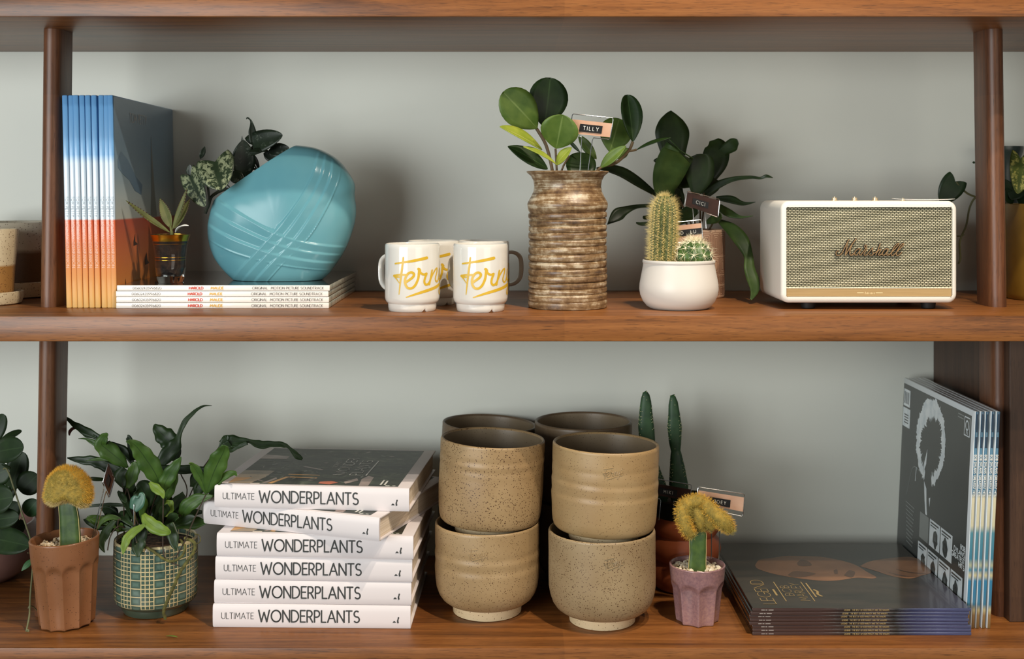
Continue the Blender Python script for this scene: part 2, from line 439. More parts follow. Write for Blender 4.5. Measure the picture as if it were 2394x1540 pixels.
def tag(label, y, TL, TR, BR, BL, wires, txt, strip, plate=(.17, .86), dark_plate=False, side=None, tilt=0.0, tsize=.55, yr=None):
    """plant marker: bent wire frame, copper plate, black embossed tape. strip = (u0,u1,v0,v1); yr = depth of the right-hand end"""
    yr = y if yr is None else yr
    A, B, C, D = P(*TL, y), P(*TR, yr), P(*BR, yr), P(*BL, y)
    def q(u, v, off=0):
        p = A.lerp(B, u).lerp(D.lerp(C, u), v)
        nn = (B - A).cross(D - A).normalized()
        if nn.y > 0: nn = -nn
        return p + nn * off
    base = wires[0][-1]
    root = thing('plant_tag', label, 'plant tag', P(*base, y if len(base) == 2 else y))
    mb = MB(); r = .0007
    cu, cv = .035, .10
    loop = [q(wires[0][0], 1)] + [q(cu, 1), q(.3 * cu, 1 - .3 * cv), q(0, 1 - cv), q(0, cv), q(.3 * cu, .3 * cv), q(cu, 0), q(1 - cu, 0), q(1 - .3 * cu, .3 * cv), q(1, cv), q(1, 1 - cv), q(1 - .3 * cu, 1 - .3 * cv), q(1 - cu, 1)] + [q(wires[1][0], 1)]
    st0 = P(*wires[0][-1], y); st1 = P(*wires[1][-1], y)
    l0 = q(wires[0][0], 1); l1 = q(wires[1][0], 1)
    path = [st0, l0.lerp(st0, .08) ] + loop[0:0] + [q(wires[0][0] - .02, 1)] + loop[1:-1] + [q(wires[1][0] + .02, 1), l1.lerp(st1, .08), st1]
    mb.tube(path, r, 6)
    mb.build('wire_frame', M_wire, root)
    mb = MB()
    pv = [q(0, plate[0], -.0006), q(1, plate[0], -.0006), q(1, plate[1], -.0006), q(0, plate[1], -.0006)]
    nn = (pv[1] - pv[0]).cross(pv[3] - pv[0]).normalized() * .0005
    mb.add(pv + [p + nn for p in pv], [(0, 1, 2, 3), (7, 6, 5, 4), (0, 4, 5, 1), (1, 5, 6, 2), (2, 6, 7, 3), (3, 7, 4, 0)])
    pl = mb.build('plate', M_copper_dark if dark_plate else M_copper, root, smooth=0)
    mb = MB(); u0, u1, v0, v1 = strip
    mb.poly([q(u0, v0, .0006), q(u1, v0, .0006), q(u1, v1, .0006), q(u0, v1, .0006)])
    mb.build('tape', M_black_tape, pl, smooth=0)
    if txt:
        mb = MB(); Lu = (B - A).length; Lv = (D - A).length
        gg = lambda a, b: q(a / Lu, b / Lv, .0009)
        hh = (v1 - v0) * Lv * tsize; wd = tw(txt, .55, .9) * hh
        wid = min(wd, (u1 - u0) * Lu * .82); 
        um = (u0 + u1) / 2 * Lu - wid / 2
        vb = v1 * Lv - (v1 - v0) * Lv * (1 - tsize) / 2
        text(mb, txt, um, 0, hh, lambda a, b: gg(a, vb - b), .13, .55, .9, width=wid)
        mb.build('lettering', M_pale_ink, pl, smooth=0)
    return root

# ================================================================== the place
ZM, ZL, ZT, WY = 1.326, .865, 1.741, .424
mb = MB(); mb.box((0, WY + .05, 1.25), (4.0, .10, 2.5)); wall = mb.build('wall_back', M_wall, smooth=0); wall['kind'] = 'structure'

shelf = thing('shelving_unit', 'brown wooden open shelving unit against the pale wall, holding everything', 'shelves', (0, .2, ZL - .036))
for z in (ZT + .018, ZM - .0178, ZL - .018):
    mb = MB(); mb.rbox((0, WY / 2, z), (2.9, WY - .001, .036 if z != ZM - .0178 else .0356), .0016, 2)
    mb.build('shelf_board', M_board, shelf, smooth=30)
def post(x0, x1, z0, z1, w=.027, s=.042, yf=.121):
    mb = MB(); ring = []
    r = w / 2
    for k in range(13): a = pi + pi * k / 12; ring.append((r * cos(a), yf + r + r * sin(a)))
    for k in range(7): a = pi * k / 6; ring.append((r * cos(a), yf + r + s + r * .5 * sin(a)))
    n = len(ring)
    vs = [(x0 + x, y, z0) for x, y in ring] + [(x1 + x, y, z1) for x, y in ring]
    fs = [(k, (k + 1) % n, n + (k + 1) % n, n + k) for k in range(n)] + [tuple(range(n - 1, -1, -1)), tuple(range(n, 2 * n))]
    mb.add(vs, fs); mb.build('post', M_post, shelf, smooth=35)
post(-.6925, -.6880, ZM, ZT); post(-.7015, -.6945, ZL, ZM - .0356)
post(.7275, .7215, ZM, ZT); post(.7325, .7305, ZL, ZM - .0356)
mb = MB(); mb.rbox((.7435, .26, (ZL + ZM - .0356) / 2), (.022, .32, ZM - .0356 - ZL), .001, 1)
mb.build('side_panel', M_panel, shelf, smooth=30)

# ------------------------------------------------------------------ upper shelf, left end: speckled pots
M_cream = clay('cream_speckled_glaze', (222, 206, 172), (208, 190, 154), (92, 58, 34), .45, 330, .23, (168, 122, 66), .057)
M_cream2 = clay('grey_cream_speckled_glaze', (196, 186, 164), (184, 172, 148), (80, 58, 40), .5, 300, .22, (98, 72, 44), .075)
M_cream3 = clay('cream_saucer_glaze', (222, 206, 172), (208, 190, 154), (92, 58, 34), .45, 330, .23)
def saucer(name, label, c, r, h, mat, group=None):
    t = thing(name, label, 'saucer', c, group=group)
    mb = MB(); mb.lathe([(r * .86, 0), (r * .95, .002), (r, h * .5), (r, h - .001), (r - .002, h), (r - .004, h - .001), (r - .006, .006), (r * .5, .005), (1e-4, .005)], 64, c)
    mb.build('dish', mat, t); return t
c = (-.806, .176, ZM); saucer('saucer', 'cream speckled saucer under the two-tone cup at the far left', c, .0525, .020, M_cream3)
c = (-.808, .176, ZM + .0052); t = thing('ceramic_planter', 'cream speckled cup with a tan dipped base, far left on a saucer', 'planter', c)
mb = MB(); mb.lathe([(.038, 0), (.040, .002), (.0425, .05), (.0475, .107), (.0470, .110), (.0445, .109), (.039, .05), (.036, .02), (1e-4, .018)], 72, c); mb.build('cup', M_cream, t)
c = (-.830, .328, ZM); saucer('saucer', 'shaded saucer under the wide speckled pot behind the left post', c, .086, .026, M_cream3)
c = (-.830, .328, ZM + .0052); t = thing('ceramic_planter', 'wide grey speckled pot with a dark brown base, standing behind the left post', 'planter', c)
mb = MB(); mb.lathe([(.074, 0), (.077, .003), (.080, .05), (.081, .114), (.080, .117), (.077, .116), (.075, .05), (.07, .02), (1e-4, .018)], 72, c); mb.build('pot', M_cream2, t)

# ------------------------------------------------------------------ standing records, blue to orange
def rampmat(name, stops, rough=.22, axis=2, nz=0, coat=.35):
    g = G(name, (128, 128, 128), rough, coat=coat); co = g.co('Generated')
    z = g.n('SeparateXYZ', {0: co}).outputs[axis]
    if nz: z = g.m('ADD', z, g.m('MULTIPLY', g.m('SUBTRACT', g.noise(g.co('Object'), 14, 4), .5), nz))
    g.set('Base Color', g.ramp(z, stops)); g.b.inputs['Coat Roughness'].default_value = .12
    return g.mat
M_sky_spine = rampmat('sky_to_sand_spine', ((0, (230, 186, 112)), (.17, (226, 152, 92)), (.36, (214, 112, 76)), (.412, (206, 96, 62)), (.418, (182, 196, 206)), (.60, (184, 199, 212)), (.68, (174, 194, 212)), (.72, (110, 160, 204)), (1, (92, 146, 196))))
M_sky_cover = rampmat('sky_to_sand_cover', ((0, (222, 150, 66)), (.2, (206, 116, 54)), (.40, (186, 78, 44)), (.410, (186, 78, 44)), (.418, (186, 190, 180)), (.52, (172, 184, 184)), (.62, (140, 162, 174)), (.78, (112, 140, 160)), (1, (98, 126, 150))), .3, 2, .0)
def lp(w=.315, h=.315, t=.0084): return w, h, t
LPY = .109; TH = .0080
spx = [152.8, 166, 178.7, 192, 206, 219.6, 235.4, 247.7, 259.0]
def bx(px): return (px - CX) * (LPY - CAMY) / F + .0012
root = thing('record', 'x', 'record', (bx(spx[0]), LPY, ZM), (0, -.021, 0), 'blue and orange records standing by the left post')
mb = MB(); mb.rbox((TH / 2, .156, .1575), (TH, .312, .315), .0016, 2); mb.build('sleeve', M_sky_spine, root, w=False, smooth=30)
mb = MB(); g = plane((TH / 2, 0, 0), (0, 0, -1), (1, 0, 0), off=.0003)
M_sp1 = plain('soft_grey_ink', (128, 140, 146), .5); M_sp2 = plain('soft_pale_ink', (238, 204, 184), .5)
text(mb, 'TOM PETTY', 0, 0, .0042, lambda a, b: V(TH / 2 - .0021 + b, -.0004, .1650 - a), .09, .3, .6, mi=0, width=.030, discs=False)
text(mb, 'HIGHWAY COMPANION', 0, 0, .0042, lambda a, b: V(TH / 2 - .0021 + b, -.0004, .1300 - a), .10, .3, .6, mi=1, width=.070, discs=False)
mb.build('lettering', [M_sp1, M_sp2], root, w=False, smooth=0)
ordn = ['leftmost', 'second from left', 'third from left', 'fourth from left', 'middle, fifth from left', 'fourth from right', 'third from right', 'second from right', 'rightmost']
for i, px in enumerate(spx):
    z = ZM
    lab = 'blue-to-orange record sleeve standing upright, %s of the nine by the left post' % ordn[i]
    if i == 8: lab = 'rightmost upright blue-to-orange record, its cloudy desert cover facing the teal vase'
    rx = -.021 + [.0, .001, -.001, .0005, 0, .001, .004, .002, .002][i]
    loc = (bx(px) + (.0 if i < 8 else -.0004), LPY + [0, .001, 0, .0008, .0004, .001, 0, .001, 0][i], ZM)
    if i == 0: r = root; r.location = loc; r.rotation_euler = (0, rx, 0); r['label'] = lab
    else: r = dup(root, loc, (0, rx, 0), lab)
# cover of the last one
mb = MB(); X = TH + .0004
mb.poly([(X, .002, .0015), (X, .311, .0015), (X, .311, .3135), (X, .002, .3135)]); cov = mb.build('cover_print', M_sky_cover, r, w=False, smooth=0)
cm = G('cloud_print', (200, 204, 200), .3); nz = cm.noise(cm.co('Object', (1, 1, 1.4)), 16, 5, .6)
M_cloud_a = plain('cloud_blue', (98, 126, 148), .3, coat=.35); M_cloud_b = plain('spire_grey', (124, 126, 118), .3, coat=.35)
mb = MB(); X += .0003
def blob2(pts): return [(X, .315 * a, .315 * b) for a, b in pts]
mb.poly(blob2([(.05, .70), (.10, .74), (.2, .70), (.32, .62), (.42, .58), (.40, .53), (.30, .55), (.22, .60), (.12, .63), (.05, .66)]), 0)
mb.build('cloud_print', M_cloud_a, r, w=False, smooth=0); mb = MB()
mb.poly(blob2([(.58, .84), (.60, .70), (.625, .55), (.66, .415), (.55, .415), (.57, .55), (.575, .70)]), 1)
mb.poly(blob2([(.60, .14), (.66, .30), (.72, .14)]), 2); mb.poly(blob2([(.10, .02), (.13, .13), (.16, .02)]), 2)
mb.poly(blob2([(.26, .30), (.29, .34), (.29, .30), (.33, .285), (.26, .28)]), 2); mb.poly(blob2([(.44, .20), (.47, .24), (.48, .20), (.51, .18), (.44, .175)]), 2)
mb.build('cover_art', [M_cloud_a, M_cloud_b, plain('dark_print', (60, 40, 30), .3)], r, w=False, smooth=0); mb = MB()
text(mb, 'TOM PETTY', .075, .279, .014, lambda a, b: V(X, a, b), .09, .2, .45, mi=0, width=.085, discs=False)
mb.build('lettering', plain('faded_ink', (178, 174, 170), .4), r, w=False, smooth=0)

# ------------------------------------------------------------------ flat stack of four white-spined records
M_sl_white = plain('white_sleeve', (238, 234, 226), .3, coat=.3); M_sl_black = varied('glossy_black_sleeve', (46, 44, 42), (60, 58, 54), 6, .13, coat=.6)
M_sl_film = varied('shrink_film_edge', (150, 148, 132), (190, 186, 168), 60, .15, coat=.8)
HT = .00865
root = None
for i, (dx, dy) in enumerate([(0, 0), (0, .0005), (-.0007, .001), (.0012, 0)]):
    loc = (-.583 + dx, .101 + dy, ZM + i * HT)
    lab = 'white-spined record lying flat, %s of the four under the teal vase' % ['bottom', 'second from bottom', 'third from bottom', 'topmost'][i]
    if root is None:
        root = thing('record', lab, 'record', loc, group='white spined records lying flat')
        mb = MB(); mb.rbox((.1565, .158, HT / 2), (.313, .312, HT - .0006), .0012, 2); sl = mb.build('sleeve', [M_sl_film], root, w=False, smooth=30)
        mb = MB(); mb.rbox((.1565, .0022, HT / 2), (.3135, .003, HT - .0004), .001, 2); sp_ = mb.build('spine', M_sl_white, root, w=False, smooth=30, label='white printed spine')
        mb = MB(); mb.poly([(.001, .004, HT - .0002), (.312, .004, HT - .0002), (.312, .313, HT - .0002), (.001, .313, HT - .0002)]); mb.build('cover_print', M_sl_black, root, w=False, smooth=0, label='glossy black cover')
        mb = MB(); g = plane((0, .0004, HT / 2 - .0018), (1, 0, 0), (0, 0, 1), off=.0002)
        text(mb, '00602435996820', .0235, 0, .0036, g, .11, .2, mi=0, width=.042, discs=False)
        mb.build('lettering', M_grey_ink, sp_, w=False, smooth=0); mb = MB()
        text(mb, 'ORIGINAL', .1995, 0, .0038, g, .11, .2, mi=0, width=.0225, discs=False)
        text(mb, 'MOTION PICTURE SOUNDTRACK', .2270, 0, .0038, g, .11, .2, .5, mi=0, width=.0775, discs=False)
        mb.build('lettering', M_grey_ink, sp_, w=False, smooth=0)
        for wd, u0, wdt, ink in (('HAROLD', .1065, .0205, M_red_ink), ('MAUDE', .1385, .0185, M_yellow_ink)):
            mb = MB()
            for s in (-.0009, .0006): text(mb, wd, u0, 0, .0038, lambda a, b, s=s: g(a + s * .22, b), .22, .16, width=wdt, discs=False)
            mb.build('lettering', ink, sp_, w=False, smooth=0)
    else: dup(root, loc, (0, 0, [0, .002, -.002, .001][i]), lab)
ZS = ZM + 4 * HT

# ------------------------------------------------------------------ glass of soil with a small succulent
gc = (-.5185, .156, ZS)
t = thing('potted_succulent', 'small toothed succulent growing in a gold-rimmed clear glass on the flat records', 'succulent', gc)
go = [(.0190, 0), (.0198, .001), (.0212, .010), (.0224, .022), (.0232, .042), (.0246, .056), (.0268, .066), (.0292, .0725)]
gi = [(r - .0013, z) for r, z in go[::-1]]; gi[-1] = (.0180, .010); gi = gi[:-2] + [(.0200, .0125), (1e-4, .0105)]
M_glass = G('clear_glass', (250, 252, 250), .0, trans=1.0, ior=1.45).mat
mb = MB(); mb.lathe(go + [(.0288, .0729)] + gi, 64, gc); gl = mb.build('glass', M_glass, t)
M_gold = varied('gold_leaf', (226, 172, 60), (196, 138, 40), 60, .22, metal=1.0)
mb = MB(); rf = lambda z: next((a[0] + (b[0] - a[0]) * (z - a[1]) / (b[1] - a[1]) for a, b in zip(go, go[1:]) if a[1] <= z <= b[1]), .0292)
mb.lathe([(rf(z) + .0003, z) for z in (.0628, .066, .069, .0725)], 64, gc, capb=False); mb.build('gold_rim', M_gold, gl, label='broad gold band round the rim')
for z in (.0585, .0385, .0345):
    mb = MB(); mb.lathe([(rf(z - .0003) + .0003, z - .0003), (rf(z + .0003) + .0003, z + .0003)], 64, gc, capb=False); mb.build('gold_line', M_gold, gl)
mb = MB(); mb.lathe([(.0150, .0125), (.0190, .0145), (.0204, .0175), (.0209, .021), (.0213, .024), (.0222, .042), (.0236, .056), (.0250, .0625), (.015, .0655), (1e-4, .066)], 60, gc, mod=lambda r, z, th, i: (r * (1 - (.10 * abs(sin(2.5 * th + 1)) if z < .02 else 0)), z + .003 * sin(3 * th) * (z < .02)))
mb.build('soil', M_bark, t)
M_kal = leafm('succulent_leaf', (72, 78, 40), (102, 104, 56), None, .5); M_kal_w = plain('pale_leaf_underside', (222, 222, 214), .6)
M_tooth = plain('dark_leaf_teeth', (58, 34, 26), .6)
Z = Zm(270, 430, 6.16, .156)
mb = MB()
for (b, tp, w, d1, n) in [((790, 700), (150, 235), 95, .130, (.35, -1, .9)), ((800, 640), (640, 205), 150, .165, (0, -1, .2)), ((820, 660), (1030, 55), 105, .16, (-.6, -1, .2)), ((850, 640), (1070, 215), 130, .17, (-.3, -1, .1))]:
    B = Z.p(*b, .156); T = Z.p(*tp, d1)
    leaf(mb, B, T, Z.w(w), 'lance', n, -.05, .55, 0)
    for k in range(9):
        s = .45 + .06 * k
        for sd_ in (-1, 1):
            ax = (T - B); nn = Vector(n); nn -= ax * nn.dot(ax) / ax.length_squared; nn.normalize(); sv = ax.normalized().cross(nn)
            hw = Z.w(w) / 2 * prof('lance', s)
            mb.blob(B + ax * s + nn * (-.05 * ax.length * sin(pi * s) + .55 * hw) + sv * hw * sd_, .0006, 1, 0, 1)
leaf(mb, Z.p(860, 700, .15), Z.p(1055, 600, .135), Z.w(85), 'oval', (0, -.3, 1), .12, .4, 2)
mb.tube([Z.p(805, 790), Z.p(810, 700), Z.p(790, 600)], [.0022, .002, .0012], 8, 0)
mb.build('foliage', [M_kal, M_tooth, M_kal_w], t, solid=.0009)

# ------------------------------------------------------------------ teal vase with crossing ribs
VY = .212
t = thing('potted_vine', 'glossy teal rounded vase with crossing ribs, holding a dark silver-leaved vine', 'planted vase', tuple(P(650, 655, VY).xy) + (ZS,))
ctr = (662, 522)
opx = [(832, 477), (820, 412), (790, 372), (748, 349), (700, 340), (648, 347), (592, 374), (546, 408), (513, 446), (496, 490), (488, 532), (491, 570), (504, 605), (528, 634), (558, 662), (610, 690), (660, 696), (712, 684), (757, 650), (790, 610), (808, 580), (820, 548), (830, 515)]
ang = sorted((math.atan2(y - ctr[1], x - ctr[0]) % (2 * pi), math.hypot(x - ctr[0], y - ctr[1])) for x, y in opx)
ang = [(a - 2 * pi, r) for a, r in ang[-3:]] + ang + [(a + 2 * pi, r) for a, r in ang[:3]]
def Rth(a):
    a %= 2 * pi
    s = 0; ws = 0
    for k in range(len(ang)):
        w = math.exp(-((a - ang[k][0]) / .17) ** 2); s += w * ang[k][1]; ws += w
    return s / ws
def interp(xs, ys, x):
    if x <= xs[0]: return ys[0] + (ys[1] - ys[0]) / (xs[1] - xs[0]) * (x - xs[0])
    for i in range(len(xs) - 1):
        if x <= xs[i + 1]: return ys[i] + (ys[i + 1] - ys[i]) * (x - xs[i]) / (xs[i + 1] - xs[i])
    return ys[-1] + (ys[-1] - ys[-2]) / (xs[-1] - xs[-2]) * (x - xs[-1])
cA1 = cr([(340, 1080), (480, 1058), (640, 985), (830, 850), (1010, 690), (1140, 560), (1250, 450)], 4); cA4 = cr([(340, 1225), (500, 1238), (640, 1196), (800, 1120), (940, 1030), (1080, 890), (1250, 730)], 4)
cB1 = cr([(350, 660), (560, 775), (780, 890), (1000, 965), (1250, 1005)], 4); cB4 = cr([(285, 950), (480, 1038), (700, 1100), (900, 1140), (1130, 1172)], 4)
def shing(u):
    if u < -.06 or u > 1.06: return 0
    f = u * 3; k = math.floor(f); f -= k
    if u < 0: return max(0, 1 + u / .06) if k < 0 else 0
    if u > 1: return 0
    return (1 - f) * (1 if f < .84 else 1) if f < .82 else (1 - .82) + (f - .82) / .18 * .82 * (1 if u < .98 else 0)
def ribh(px, py):
    x = (px - 400) * 3.08; y = (py - 250) * 3.08
    a1 = interp([p[0] for p in cA1], [p[1] for p in cA1], y); a4 = interp([p[0] for p in cA4], [p[1] for p in cA4], y)
    b1 = interp([p[0] for p in cB1], [p[1] for p in cB1], x); b4 = interp([p[0] for p in cB4], [p[1] for p in cB4], x)
    return max(shing((x - a1) / (a4 - a1)), shing((y - b1) / (b4 - b1)))
NT, NP = 520, 250; dv = VY - CAMY; k0 = dv / F
C0 = P(*ctr, VY); TV = .056
RT = [Rth(2 * pi * i / NT) for i in range(NT)]
bm = bmesh.new(); rows = []
for j in range(1, NP):
    ph = pi * j / NP; row = []
    rho = sin(ph) ** .78; yy = math.copysign(abs(cos(ph)) ** .85, -cos(ph)) * TV
    for i in range(NT):
        a = 2 * pi * i / NT; dx, dz = RT[i] * cos(a) * rho, RT[i] * sin(a) * rho
        h = .0026 * (1 - rho ** 8) * (ribh(ctr[0] + dx, ctr[1] + dz) * .4 + .15 * (ribh(ctr[0] + dx + .8, ctr[1] + dz) + ribh(ctr[0] + dx - .8, ctr[1] + dz) + ribh(ctr[0] + dx, ctr[1] + dz + .8) + ribh(ctr[0] + dx, ctr[1] + dz - .8)))
        p = Vector((dx * k0, yy, -dz * k0)); nrm = Vector((p.x / .11 ** 2, p.y / TV ** 2 * .8, p.z / .1 ** 2))
        if nrm.length > 0: nrm.normalize()
        row.append(bm.verts.new(C0 + p + nrm * h))
    rows.append(row)
for j in range(len(rows) - 1):
    for i in range(NT):
        q = (i + 1) % NT; bm.faces.new((rows[j][i], rows[j][q], rows[j + 1][q], rows[j + 1][i]))
for row, sgn in ((rows[0], -1), (rows[-1], 1)):
    cv = bm.verts.new(C0 + V(0, sgn * TV, 0))
    for i in range(NT): bm.faces.new((row[i], cv, row[(i + 1) % NT]) if sgn > 0 else (row[(i + 1) % NT], cv, row[i]))
pa, pb = P(514, 463, VY), P(678, 351, VY); dd = (pb - pa).normalized(); nn = V(-dd.z, 0, dd.x)
if nn.z < 0: nn = -nn
bmesh.ops.bisect_plane(bm, geom=bm.verts[:] + bm.edges[:] + bm.faces[:], plane_co=pa, plane_no=nn, clear_outer=True)
rb = bmesh.ops.bisect_plane(bm, geom=bm.verts[:] + bm.edges[:] + bm.faces[:], plane_co=(0, 0, ZS + .0004), plane_no=(0, 0, -1), clear_outer=True)
bmesh.ops.contextual_create(bm, geom=[e for e in rb['geom_cut'] if isinstance(e, bmesh.types.BMEdge)])
bmesh.ops.recalc_face_normals(bm, faces=bm.faces[:])
gT = G('teal_glaze', (96, 152, 162), .19, coat=.0, spec=.28); co = gT.co('Object')
gT.set('Base Color', gT.ramp(gT.noise(co, 9, 3), ((.3, (92, 148, 160)), (.7, (108, 162, 170)))))
mb = MB(); mb.bm(bm); bm.free(); vz = mb.build('vase', gT.mat, t, smooth=60)
md = vz.modifiers.new('wall', 'SOLIDIFY'); md.thickness = .004; md.offset = -1
Z = Zm(420, 260, 5.921, .205)
M_scd = leafm('dark_vine_leaf', (22, 32, 22), (34, 46, 32), None, .3, (92, 100, 88), (.56, .66)); M_scs = leafm('silver_vine_leaf', (30, 42, 26), (40, 54, 34), None, .34, (132, 140, 108), (.45, .52)); M_vst = plain('vine_stem', (40, 46, 30), .5)
mb = MB()
for (b, tp, w, sh, d0, d1, mi, n, bd) in [
    ((490, 700), (585, 1088), 545, 'heart', .165, .140, 1, (-.1, -1, .25), .04), ((150, 900), (355, 1318), 320, 'heart', .19, .17, 1, (-.3, -1, 0), .03),
    ((880, 960), (880, 392), 330, 'oval', .20, .19, 0, (.35, -1, .1), .03), ((690, 850), (890, 975), 190, 'oval', .19, .185, 0, (0, -1, .3), .02),
    ((1010, 470), (1425, 330), 330, 'heart', .20, .18, 0, (.1, -1, .3), .05), ((1230, 545), (945, 565), 105, 'lance', .19, .18, 0, (0, -.7, .8), .05),
    ((1220, 580), (1515, 500), 200, 'oval', .215, .21, 0, (.1, -1, .2), .02), ((285, 660), (350, 485), 75, 'lance', .21, .21, 0, (.6, -1, 0), 0), ((150, 905), (140, 735), 110, 'oval', .20, .20, 0, (0, -1, 0), 0),
    ((1160, 580), (1340, 660), 150, 'oval', .215, .215, 0, (0, -1, .2), 0), ((1025, 590), (1110, 830), 55, 'lance', .21, .212, 0, (.5, -1, 0), 0)]:
    leaf(mb, Z.p(*b, d0), Z.p(*tp, d1), Z.w(w), sh, n, bd, .12, mi)
strap(mb, [(Z.p(x, y, .2), Z.w(w)) for x, y, w in ((1020, 440, 90), (1005, 300, 110), (1000, 200, 60), (985, 130, 25), (940, 90, 22), (925, 110, 10))], (0.4, -1, .1), .3)
strap(mb, [(Z.p(x, y, .2), Z.w(w)) for x, y, w in ((868, 420, 40), (865, 380, 20), (863, 340, 3))], (0, -1, .1), .3)
mb.build('foliage', [M_scd, M_scs], t, solid=.0006)
mb = MB()
for pts, r in (([(1200, 830), (1050, 800), (940, 800), (880, 830)], 14), ([(760, 1120), (660, 1080), (545, 1110), (440, 1185), (400, 1300), (372, 1360), (355, 1415)], 22), ([(640, 1090), (625, 1020), (650, 990)], 14), ([(1180, 760), (1100, 830), (1000, 690)], 10), ([(390, 1040), (405, 1200), (380, 1350)], 16), ([(700, 1060), (640, 1000)], 8), ([(960, 600), (940, 720), (945, 790)], 10)):
    mb.tube(cr([tuple(Z.p(x, y, .205)) for x, y in pts], 5), Z.w(r), 8)
mb.build('stem', M_vst, t)
mb = MB(); q0 = pa + V(0, 0, 0) - nn * .012; 
mb.blob(tuple((pa + pb) / 2 - nn * .03), 1.0, 0, 0, 2, (.07, .026, .022)); 
Mr = Matrix.Rotation(-math.atan2(dd.z, dd.x), 3, 'Y'); cc = (pa + pb) / 2 - nn * .03
mb.v = [tuple(Mr @ (Vector(v) - cc) + cc) for v in mb.v]
mb.build('soil', M_soil, t)

# ------------------------------------------------------------------ four white mugs with gold lettering
FERN = [  # script drawn with a flat brush; u to the right, v down, in hundredths
    ([(1372, 552), (1600, 515), (1805, 473)], [22, 36, 44]), ([(1487, 468), (1472, 600), (1450, 760), (1426, 975)], [26, 32, 30, 12]),
    ([(1350, 722), (1420, 706), (1520, 704)], [28, 24, 26]), ([(1356, 730), (1395, 770), (1432, 820)], [18, 16, 10]), ([(1355, 715), (1398, 735), (1440, 735)], [24, 30, 10]),
    (cr([(1512, 812), (1560, 780), (1618, 735), (1634, 695), (1600, 668), (1550, 690), (1516, 750), (1512, 820), (1545, 880), (1600, 888), (1652, 845), (1690, 760), (1700, 690), (1706, 625)], 3), 34),
    ([(1694, 622), (1722, 640)], [36, 20]), (cr([(1706, 630), (1725, 680), (1770, 702), (1802, 690), (1785, 740), (1772, 800), (1790, 842), (1822, 835), (1850, 790)], 3), 32),
    ([(1874, 650), (1838, 842)], 30), (cr([(1845, 800), (1880, 710), (1918, 640), (1936, 630), (1932, 690), (1915, 770), (1930, 812), (1962, 790), (1990, 740)], 3), 26),
    (cr([(2010, 640), (1990, 740), (2010, 800), (2050, 770), (2085, 700)], 3), 28), (cr([(2110, 630), (2080, 800), (2050, 930), (2010, 990), (1985, 950), (2040, 880), (2120, 810)], 3), 26),
    ([(2190, 520), (2170, 590)], [30, 16]), (cr([(2130, 800), (2190, 690), (2220, 640), (2210, 700), (2235, 770), (2205, 830), (2160, 815)], 3), 26),
    ([(1528, 1012), (1740, 945), (1960, 872), (2230, 790)], [14, 38, 46, 40])]
MUG = 98.0
root = None
def mugprof(): return [(.0330, 0), (.0343, .0012), (.0350, .006), (.0352, .0112), (.0372, .0128), (.0388, .0155), (.0397, .020), (.0397, .090), (.0396, .0945), (.0388, .0968), (.0376, .0973), (.0366, .0960), (.0362, .090), (.0360, .02), (.033, .012), (1e-4, .011)]
mugs = [((-.1448, .078), 'front mug nearest the teal vase, white with gold script', 42, 0), ((-.0457, .074), 'front mug nearest the ribbed brown vase, white with gold script', 30, 0), ((-.1210, .178), 'back mug behind the left front mug, white with gold script', 200, .12), ((-.0440, .182), 'back mug whose handle points at the ribbed brown vase', 172, .1)]
mugs[0] = ((-.1448, .078), mugs[0][1], 222, -.06)
mugs[1] = ((-.0457, .074), mugs[1][1], 210, .0)
